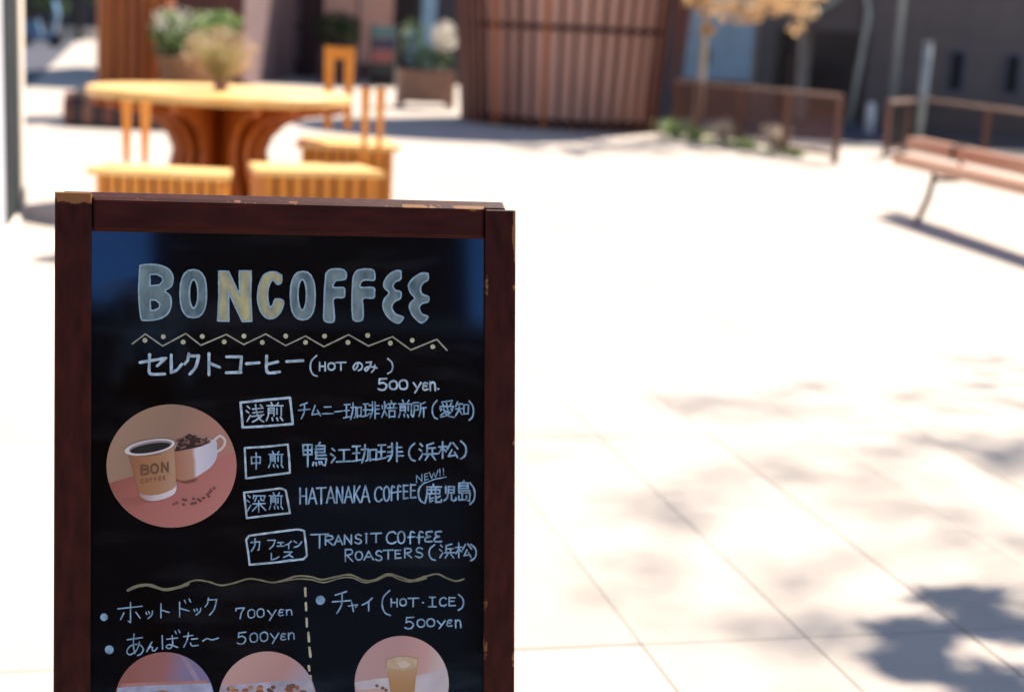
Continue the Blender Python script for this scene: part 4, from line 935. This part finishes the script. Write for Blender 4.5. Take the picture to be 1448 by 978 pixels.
# parked scooter, blue
Yb = 45.0; c = atY(57, 50, Yb); c.z = 0
t = thing('parked_scooter', 'small blue parked scooter in the shade at the far left', 'scooter', tuple(c))
m_sb = mat('blue_scooter_paint', (.06, .15, .27), .35)
for dx in (-.42, .42):
    g = G(); g.tube([c + V((dx, -.05, .22)), c + V((dx, .05, .22))], .22, 18); obj('wheel', g, m_dk, t)
g = G(); g.prism([c + V((x, -.13, z)) for x, z in ((-.62, .45), (-.5, .72), (-.05, .78), (.05, .35), (.28, .32), (.45, 1.0), (.55, .98), (.42, .25), (.1, .16), (-.35, .22))], V((0, .26, 0))); obj('body', g, m_sb, t)
g = G(); g.bx(c.x - .55, c.x - .02, c.y - .14, c.y + .14, .781, .86); obj('seat', g, m_dk, t)
g = G(); g.tube([c + V((.42, -.3, 1.08)), c + V((.47, 0, 1.0)), c + V((.42, .3, 1.08))], .02, 6); obj('handlebar', g, m_dk, t)
g = G(); g.prism([c + V((x, -.2, z)) for x, z in ((.5, .95), (.42, 1.35), (.44, 1.36), (.54, .95))], V((0, .4, 0))); obj('windshield', g, m_sb, t)

# large pavilion farther back on the right of the left passage: throws the long shade on the passage
Yv = 27.0; 
c = atY(235, 90, Yv)
t = thing('rear_pavilion', 'tall brown timber pavilion standing behind the slatted column', 'building', (c.x, Yv, 0))
xa, xb = atY(176, 60, Yv).x, atY(345, 60, Yv).x
g = G(); g.bx(xa, xb, Yv, Yv + 8.0, 0, 4.6); obj('wall', g, m_fw, t)
for k in range(18):
    u0 = xa + (xb - xa) * k / 18; g = G(); g.bx(u0 + .02, u0 + .08, Yv - .06, Yv - .002, .1, 4.5); obj('slat', g, m_br, t)
for k in range(24):
    v0 = Yv + 8.0 * k / 24; g = G(); g.bx(xa - .06, xa - .002, v0 + .05, v0 + .13, .1, 4.5); obj('slat', g, m_br, t)
g = G(); g.bx(xa - .2, xb + .2, Yv - .3, Yv + 8.2, 4.603, 4.75); obj('roof', g, m_dk, t)

# ---------------- right side: blue hut, grey building, poles, fences
Yg = 25.0
m_wfr = mat('blue_grey_window_frame', (.085, .085, .13), .5, .1, 4)
def gx(px, py=150): return atY(px, py, Yg).x
gb = thing('grey_building', 'long dark grey building with garage opening and slit windows at upper right', 'building', (gx(1250), Yg, 0))
xL, xR = gx(1064), gx(1640)
oxL, oxR = gx(1088), gx(1222); zt = atY(1150, 42, Yg).z
TOPZ = 6.5
g = G(); g.bx(xL, oxL, Yg, Yg + .3, 0, TOPZ); obj('wall', g, m_gr, gb)
g = G(); g.bx(oxR, xR, Yg, Yg + .3, 0, TOPZ); obj('wall', g, m_gr, gb)
g = G(); g.bx(oxL, oxR, Yg + .001, Yg + .299, zt, TOPZ); obj('wall', g, m_gr, gb)
g = G(); g.bx(xL, xR, Yg + 3.0, Yg + 3.3, 0, TOPZ); obj('rear_wall', g, m_gr, gb)
g = G(); g.bx(xL, xR, Yg - .15, Yg + 3.5, TOPZ + .002, TOPZ + .2); obj('roof', g, m_dk, gb)
g = G(); g.bx(gx(1100), gx(1140), Yg + 2.9, Yg + 2.998, .0, 2.0); obj('door', g, mat('garage_door', (.12, .11, .10), .7), gb)
g = G(); g.bx(gx(1136), gx(1150), Yg + .6, Yg + .9, .0, zt - .02); obj('pillar', g, mat('pale_inner_pillar', (.34, .30, .27), .8), gb)
g = G(); g.bx(gx(1150), gx(1185), Yg + 2.4, Yg + 2.8, .0, 1.0); obj('crate_stack', g, mat('dull_brown_box', (.10, .06, .05), .8), gb)
g = G(); pL = gx(1213); g.tube([(gx(1200), Yg - .12, .0), (gx(1207), Yg - .12, .9), (pL, Yg - .12, 1.75), (pL - .06, Yg - .12, 2.02), (pL - .25, Yg - .12, 2.2), (gx(1130), Yg - .12, zt + .12)], .045, 8); obj('downpipe', g, mat('greenish_pipe', (.46, .48, .42), .6), gb, smooth=True)
for px, py0, py1 in ((1352, 74, 128), (1431, 79, 132), (1512, 84, 138)):
    za, zb = atY(px, py1, Yg).z, atY(px, py0, Yg).z; xx = gx(px, 100)
    w_ = obj('window', G().bx(xx - .10, xx + .10, Yg - .012, Yg - .002, za, zb), m_glass, gb)
    g = G(); f_ = .045
    g.bx(xx - .1 - f_, xx - .1, Yg - .03, Yg - .003, za - f_, zb + f_); g.bx(xx + .1, xx + .1 + f_, Yg - .03, Yg - .003, za - f_, zb + f_)
    g.bx(xx - .1, xx + .1, Yg - .029, Yg - .003, zb, zb + f_); g.bx(xx - .1, xx + .1, Yg - .029, Yg - .003, za - f_, za)
    obj('window_frame', g, m_wfr, w_)
# recessed band joints of the wall
for z in (2.9, 4.6):
    g = G(); g.bx(oxR, xR, Yg - .02, Yg - .002, z, z + .05); obj('string_course', g, m_dk, gb)

Yu = 24.0
bx0, bx1 = atY(952, 80, Yu).x, atY(1064, 80, Yu).x
bh = thing('blue_hut', 'blue painted metal hut behind the young tree', 'hut', ((bx0 + bx1) / 2, Yu, 0))
n_ = 9
for k in range(n_):
    u0, u1 = bx0 + (bx1 - bx0) * k / n_, bx0 + (bx1 - bx0) * (k + .97) / n_
    g = G(); g.bx(u0, u1, Yu - .02, Yu, .62, 3.4); obj('sheet_panel', g, m_blue, bh)
g = G(); g.bx(bx0, bx1, Yu + .002, Yu + 1.0 - .01, 0, 3.4); obj('body', g, m_blue, bh)
g = G(); g.bx(bx0, bx1, Yu - .06, Yu - .0, 0, .615); obj('plinth', g, mat('brown_plinth', (.12, .075, .065), .8), bh)
g = G(); xx = atY(996, 80, Yu).x; g.bx(xx - .08, xx + .08, Yu - .04, Yu - .022, atY(996, 90, Yu).z, atY(996, 66, Yu).z); obj('window', g, m_glass, bh)
g = G(); g.bx(bx0 - .1, bx1, Yu - .2, Yu + .98, 3.402, 3.5); obj('roof', g, mat('lilac_metal', (.30, .30, .42), .6), bh)

def pole(px0, py0, px1, py1, r, label):
    b_ = gp(px1, py1); tp = atY(px0, max(py0, 0), b_.y); h_ = tp.z if py0 > 0 else 6.0
    t = thing('steel_pole', label, 'pole', tuple(b_))
    g = G(); g.tube([b_, b_ + Z * h_], r, 12); obj('shaft', g, m_pole, t, smooth=True)
    g = G(); g.tube([b_, b_ + Z * .02], r * 2.2, 12); obj('base_plate', g, m_pole, t)
    if py0 > 0:
        g = G(); g.tube([b_ + Z * h_, b_ + Z * (h_ + .03)], r * 1.15, 12); obj('cap', g, m_pole, t)
pole(1278, 0, 1256, 199, .052, 'tall thin grey pole in front of the grey building')
pole(1312, 62, 1297, 212, .055, 'short grey post standing at the fence corner')

def fence(label, P, zs, posts, bar_sp=.06, mbar=None, rail_m=None):
    """P: list of (px, py) ground contacts; railing with posts, rail and thin bars"""
    Q = [gp(*p) for p in P]
    t = thing('metal_fence', label, 'fence', tuple(Q[0]))
    for i in range(len(Q) - 1):
        a, b = Q[i], Q[i + 1]; u = (b - a); L_ = u.length; u.normalize(); s_ = Z.cross(u)
        za, zb = zs[i], zs[i + 1]
        g = G(); g.add([a + s_ * q * .03 + Z * (za + w_) for q in (-1, 1) for w_ in (0, .04)] + [b + s_ * q * .03 + Z * (zb + w_) for q in (-1, 1) for w_ in (0, .04)],
                       [(0, 1, 3, 2), (4, 6, 7, 5), (0, 4, 5, 1), (2, 3, 7, 6), (1, 5, 7, 3), (0, 2, 6, 4)]); obj('top_rail', g, rail_m or m_plantr, t)
        g = G(); g.box((a + b) / 2 + Z * .09, u * (L_ / 2), s_ * .012, Z * .018); obj('bottom_rail', g, m_rust, t)
        np_ = posts[i]
        for k in range(np_ + 1):
            if i and k == 0: continue
            f = k / np_; p = a.lerp(b, f); z = za + (zb - za) * f
            g = G(); g.box(p + Z * (z - .002) / 2, u * .035, s_ * .022, Z * (z - .002) / 2); obj('post', g, m_rust, t)
        g = G(); nb = int(L_ / bar_sp)
        for k in range(1, nb):
            f = k / nb; p = a.lerp(b, f); z = za + (zb - za) * f
            g.box(p + Z * (z + .1) / 2, u * .007, s_ * .005, Z * (z - .12) / 2)
        o = obj('bar_infill', g, mbar or m_rust, t); o['kind'] = 'stuff'
fence('brown railing with rusty posts in front of the blue hut', [(952, 190), (985, 196), (1180, 232)], [.66, .67, .70], [1, 3], .065)
fence('brown railing behind the long bench at the right edge', [(1250, 224), (1300, 210), (1500, 250)], [.62, .60, .60], [2, 2], .07, m_dk)

# utility objects behind the gap in the fence
c = gp(1228, 190); t = thing('white_post', 'small white bollard in the shaded gap between the two railings', 'bollard', tuple(c))
g = G(); g.tube([c, c + Z * .42], [.07, .06], 10); obj('shaft', g, m_white, t, smooth=True)
g = G(); g.tube([c + Z * .42, c + Z * .46], [.065, .03], 10); obj('cap', g, m_white, t)
# shaded ground behind the railings, its shade painted as a dark sheet
P = [gp(1185, 216), gp(1262, 222)]
g = G(); y0, y1 = 19.3, Yg + 3.4
g.bx(2.9, 14, y0, y1, -.004, .0045); ground_shade = struct(obj('ground_shade', g, mat('painted_ground_shade', (.055, .065, .085), .8, .15, 4)), label='ground behind the railings with its shade painted in dark blue-grey')

q_ = [gp(x, y, .0045) for x, y in ((111, 54), (100, 66), (36, 126), (-60, 215), (-400, 200), (-200, 56))]  # outline of a dark blue-grey sheet laid over the ground
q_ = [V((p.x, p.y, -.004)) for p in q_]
g = G(); g.prism(q_, V((0, 0, .0085))); struct(obj('dark_ground_sheet', g, mat('dark_blue_grey_sheet', (.030, .034, .055), .8, .12, 3)), label='dark blue-grey sheet on the ground at the far left')
# verge plants along the railing
rng = random.Random(5)
m_vg = leafmat('verge_green', (0.26, 0.38, 0.13), (0.42, 0.50, 0.26))
m_vd = leafmat('verge_straw', (0.50, 0.40, 0.30), (0.70, 0.60, 0.50))
a, b = gp(948, 195), gp(1130, 221)
labs = ['leafy green tuft at the foot of the young tree', 'green tuft beside the first railing post', 'straw-coloured tuft at the second railing post', 'green tuft at the middle of the railing', 'pale dry tuft with seed heads at the third railing post', 'small green tuft near the last railing post']
for i, (f, h, r, m_) in enumerate(((.03, .28, .26, m_vg), (.2, .17, .20, m_vg), (.42, .33, .16, m_vd), (.6, .13, .22, m_vg), (.82, .36, .20, m_vd), (.97, .10, .2, m_vg))):
    c = a.lerp(b, f) + V((0, -.05, 0)); g = G()
    tuft(g, c, h, r, 150, rng, .014); leaves(g, c + Z * h * .5, (r * 1.3, r, h * .5), 70, rng, .026, 0)
    tag(obj('grass_tuft', g, m_), labs[i], 'plant', 'tufts along the railing')
g = G()
for k in range(60):
    f = rng.random(); c = a.lerp(b, f) + V((rng.uniform(-.1, .1), rng.uniform(-.12, .1), 0)); tuft(g, c, rng.uniform(.04, .10), .08, 14, rng, .01)
o = obj('ground_cover', g, m_vg); o['kind'] = 'stuff'; o['label'] = 'low green weeds along the foot of the railing'

# ---------------- young tree with orange autumn leaves
def tree(name, label, base, h, r0, lean, nl, sz, crown, mleaf, mtr, rng, limbs=9, limb_up=.6):
    t = thing(name, label, 'tree', tuple(base))
    pts = [base + V((lean[0] * (k / 6) ** 1.3, lean[1] * (k / 6) ** 1.3, h * k / 6)) + V((rng.uniform(-1, 1), rng.uniform(-1, 1), 0)) * r0 * .4 for k in range(7)]
    g = G(); g.tube(pts, [r0 * (1 - .11 * k) for k in range(7)], 10); obj('trunk', g, mtr, t, smooth=True)
    g = G(); gl = G()
    per = nl // max(1, limbs * 4)
    for k in range(limbs):
        f = crown[0] + (1 - crown[0]) * k / limbs; i = min(5, int(f * 6)); p = pts[i].lerp(pts[i + 1], f * 6 - i)
        a_ = k * 2.4 + rng.random(); L_ = crown[1] * rng.uniform(.7, 1.05) * (1 - .35 * (f - crown[0]))
        d = V((math.cos(a_), math.sin(a_), limb_up * rng.uniform(.2, 1.0))).normalized()
        q = [p, p + d * L_ * .4 + Z * .05 * L_, p + d * L_ * .75 + V((0, 0, -.02)), p + d * L_ + Z * rng.uniform(-.15, .1) * L_]
        g.tube(q, [r0 * .38, r0 * .25, r0 * .15, r0 * .06], 6)
        for j, wq in enumerate((q[1], q[2], q[3], q[2].lerp(q[3], .5))):
            o_ = V((rng.gauss(0, .12), rng.gauss(0, .12), rng.gauss(0, .08))) * L_
            g.tube([wq, wq + o_ * 1.6], [r0 * .1, r0 * .04], 4)
            leaves(gl, wq + o_, (L_ * .34, L_ * .34, L_ * .20), per, rng, sz, 0, clumps=3)
    obj('limbs', g, mtr, t); obj('crown', gl, mleaf, t)
    return t
m_au = leafmat('orange_autumn_leaf', (0.62, 0.38, 0.17), (0.80, 0.60, 0.36), .4)
rng = random.Random(12)
b_ = gp(982, 194)
t1 = tree('young_tree', 'slim pale-trunked young tree with orange autumn leaves beside the kiosk', b_, 4.4, .062, (.25, -.05), 2600, .05, (.36, 1.35), m_au, m_trunk, rng, 10)
# a low spray of leaves hanging into the picture right of the trunk
g = G(); gl = G()
for px, py, r in ((1000, 5, .22), (1035, 18, .22), (1062, 22, .16), (1090, 8, .20), (1125, -4, .2), (1020, -8, .3), (1070, -10, .3), (985, -2, .18), (1000, 42, .08)):
    p = atY(px, py, b_.y - .25 + rng.uniform(-.2, .2)); leaves(gl, p, (r, r, r * .75), 95, rng, .048, 0)
    g.tube([b_ + V((.12, -.02, 2.25)), (b_ + V((.12, -.02, 2.25))).lerp(p, .6) + Z * .12, p], [.02, .012, .005], 5)
obj('limbs', g, m_trunk, t1); obj('crown', gl, m_au, t1)

# ---------------- long bench at the right edge
def plank(name, A, B, wdir, wv, th, m, parent):
    g = G(); u = (B - A); g.box((A + B) / 2, u / 2, wdir * wv / 2, Z * th / 2); return obj(name, g, m, parent, bevel=.008)
m_bw = mat('reddish_bench_wood', (0.42, 0.155, 0.065), 0.42, scale=4, stretch=(6, 1, 1), col2=(0.54, 0.22, 0.10), spec=1.0, coat=.6)
A = gp(1262, 225, .42); B = gp(1448, 268, .42); u = (B - A).normalized(); B2 = A + u * 4.2; sd_ = Z.cross(u)
if sd_.y < 0: sd_ = -sd_
if sd_.x < 0: sd_ = -sd_
t = thing('long_bench', 'long reddish plank bench with one back plank at the right edge', 'bench', tuple((A + B2) / 2 - Z * A.z), math.atan2(u.y, u.x))
plank('seat', A + sd_ * .07, B2 + sd_ * .07, sd_, .15, .075, m_bw, t)
A3 = gp(1293, 203, .52); B3 = gp(1448, 236, .52)
u3 = (B3 - A3).normalized()
plank('back_plank', A3, A3 + u3 * 4.0, sd_, .13, .10, m_bw, t)
m_leg = mat('bench_iron', (.05, .03, .028), .6)
for f in (.62, 3.3):
    p = A + u * f + sd_ * .07; p.z = 0
    g = G(); g.tube([p + Z * .378, p - u * .02 + Z * .2 - sd_ * .02, p - sd_ * .10 + Z * .01], .022, 8); obj('leg', g, m_leg, t)
    q = A3 + u3 * (f + .3); q.z = 0
    g = G(); g.tube([p + Z * .33 - u * .01, q + Z * .33, V((q.x, q.y, .468))], .02, 8); obj('back_support', g, m_leg, t)
    g = G(); g.tube([V((q.x, q.y, .572)), V((q.x, q.y, .585))], .03, 8); g.box(V((q.x, q.y, .52)), u3 * .018, sd_ * .083, Z * .054 + sd_ * 0); obj('bracket', g, m_dgrey, t)

# ---------------- things outside the frame that shade and reflect
rng = random.Random(31)
m_sh = leafmat('dull_green_leaf', (0.05, 0.09, 0.03), (0.11, 0.16, 0.05), .25)
tree('offscreen_tree', 'broad leafy tree just outside the right of the picture', V((8.1, 10.7, 0)), 11.4, .05, (-1.7, .5), 2000, .05, (.72, 2.0), m_sh, m_trunk, rng, 12)
tree('offscreen_tree', 'unseen leafy tree added to shade the near corner', V((3.26, 5.27, 0)), 5.2, .08, (0, 0), 7500, .07, (.7, .85), m_sh, m_trunk, rng, 12, .4)  # unseen dense crown, added to cast the dark corner shade
# cafe block behind the viewer, mirrored in the panel
m_cl = mat('charred_cladding', (.003, .003, .003), .9, .2, 3, spec=.1)
cb = thing('cafe_building', 'dark timber cafe building behind the viewer', 'building', (1.0, -11, 0))
g = G(); g.bx(-14, 16, -18, -11, 0, 3.95); obj('wall', g, m_cl, cb)
g = G(); g.bx(-14.2, 16.2, -18.2, -10.9, 3.953, 4.1); obj('roof', g, m_dk, cb)
g = G(); g.bx(2.85, 6.15, -11.9, -10.9, 4.103, 8.5); obj('upper_storey', g, m_cl, cb)
for k in range(7):
    g = G(); g.bx(-12 + 4 * k, -10 + 4 * k, -10.99, -10.96, .1, 2.4); obj('window', g, m_glass, cb)

# ---------------- the photographer, mirrored darkly in the glossy panel
ph = thing('person', 'person in dark clothes holding a camera up to the face, mirrored in the board', 'person', (0.0, -0.13, 0))
m_cloth = mat('dark_jacket', (.004, .004, .005), .95, .2, 20, spec=.1); m_skin = mat('skin', (.05, .028, .02), .6, .05, 20); m_hair = mat('black_hair', (.010, .008, .008), .5, .2, 60)
m_cam = mat('camera_black', (.015, .015, .016), .35)
def skinned(name, verts, edges, radii, m, parent, lv=2, rootv=0):
    inv = root_of(parent).matrix_basis.inverted(); me = bpy.data.meshes.new(name); me.from_pydata([inv @ V(v) for v in verts], edges, []); me.materials.append(m)
    o = bpy.data.objects.new(name, me); link(o, parent)
    sk = o.modifiers.new('skin', 'SKIN'); sk.use_smooth_shade = True
    for i, r in enumerate(radii): me.skin_vertices[0].data[i].radius = (r, r) if not isinstance(r, tuple) else r
    me.skin_vertices[0].data[rootv].use_root = True
    o.modifiers.new('sub', 'SUBSURF').levels = lv; o.modifiers['sub'].render_levels = lv
    return o
hz = H
vs = [(0, -.22, .74), (0, -.22, .90), (0, -.20, 1.02), (0, -.17, 1.15), (0, -.135, 1.26),
      (.16, -.18, 1.07), (.24, -.10, .88), (.10, -.02, 1.13), (-.16, -.18, 1.07), (-.24, -.10, .88), (-.10, -.02, 1.13),
      (.09, -.22, .66), (.11, -.16, .38), (.11, -.24, .07), (.12, -.12, .03), (-.09, -.22, .66), (-.11, -.22, .38), (-.11, -.32, .07), (-.12, -.20, .03)]
es = [(0, 1), (1, 2), (2, 3), (3, 4), (3, 5), (5, 6), (6, 7), (3, 8), (8, 9), (9, 10), (0, 11), (11, 12), (12, 13), (13, 14), (0, 15), (15, 16), (16, 17), (17, 18)]
rd = [.13, .12, .13, .10, .05, .06, .045, .030, .06, .045, .030, .085, .06, .042, .035, .085, .06, .042, .035]
skinned('body', vs, es, rd, m_cloth, ph)
# head: shaped ellipsoid with nose and chin
bm = bmesh.new(); bmesh.ops.create_icosphere(bm, subdivisions=4, radius=1)
for v in bm.verts:
    x, y, z = v.co
    fx_ = x * .074 * (1 - .18 * max(0, -z)); fy = y * .092; fz = z * .112
    if y > .75 and abs(x) < .2 and -.25 < z < .15: fy += .018 * (1 - abs(x) / .2)
    if y > .6 and abs(x) < .55 and .05 < z < .3: fy -= .006
    if abs(x) > .93 and abs(z) < .3: fx_ *= 1.10
    v.co = (fx_, fy, fz)
for f in bm.faces: f.smooth = True
me = bpy.data.meshes.new('head'); bm.to_mesh(me); bm.free(); me.materials.append(m_skin)
hd = bpy.data.objects.new('head', me); link(hd, ph); hd.location = (.035, -.045, 1.345)
bm = bmesh.new(); bmesh.ops.create_icosphere(bm, subdivisions=4, radius=1)
for v in bm.verts:
    x, y, z = v.co; k_ = 1 + .05 * noise.noise(v.co * 4)
    yy = y * .104 - .016; zz = z * .122 + .014
    if y > .1 and z < .55: yy = min(yy, .02); 
    v.co = (x * .108 * k_, yy * k_, zz * k_)
for f in bm.faces: f.smooth = True
me = bpy.data.meshes.new('hair'); bm.to_mesh(me); bm.free(); me.materials.append(m_hair)
hr = bpy.data.objects.new('hair', me); link(hr, hd)
for s_ in (-1, 1):
    base = (.085 * s_, -.035, 1.175)
    vs = [(.10 * s_, -.03, 1.14), (.085 * s_, -.03, 1.185), (.078 * s_, -.028, 1.215)]; es = [(0, 1), (1, 2)]; rr2 = [.022, (.030, .018), (.028, .014)]
    for k in range(4):
        i = len(vs); z = 1.20 + .019 * k
        vs += [(.078 * s_, -.012, z), (.072 * s_, -.004 + .0015 * k, z + .004), (.050 * s_, -.006, z + .004)]; es += [(2, i), (i, i + 1), (i + 1, i + 2)]; rr2 += [.009, .008, .007]
    i = len(vs); vs += [(.07 * s_, -.06, 1.20), (.055 * s_, -.07, 1.225)]; es += [(1, i), (i, i + 1)]; rr2 += [.011, .009]
    skinned('hand', vs, es, rr2, m_skin, ph, 1)
cm = thing('camera_body', 'black film camera held in front of the photographer face', 'camera', (0, -.05, hz))
g = G(); g.bx(-.066, .066, -.055, -.025, hz - .042, hz + .040); obj('body', g, m_cam, cm, bevel=.004)
g = G(); g.bx(-.02, .02, -.053, -.027, hz + .0402, hz + .058); obj('prism', g, m_cam, cm, bevel=.003)
g = G(); g.tube([(0, -.0248, hz), (0, -.010, hz)], .030, 24); obj('lens_barrel', g, m_cam, cm)
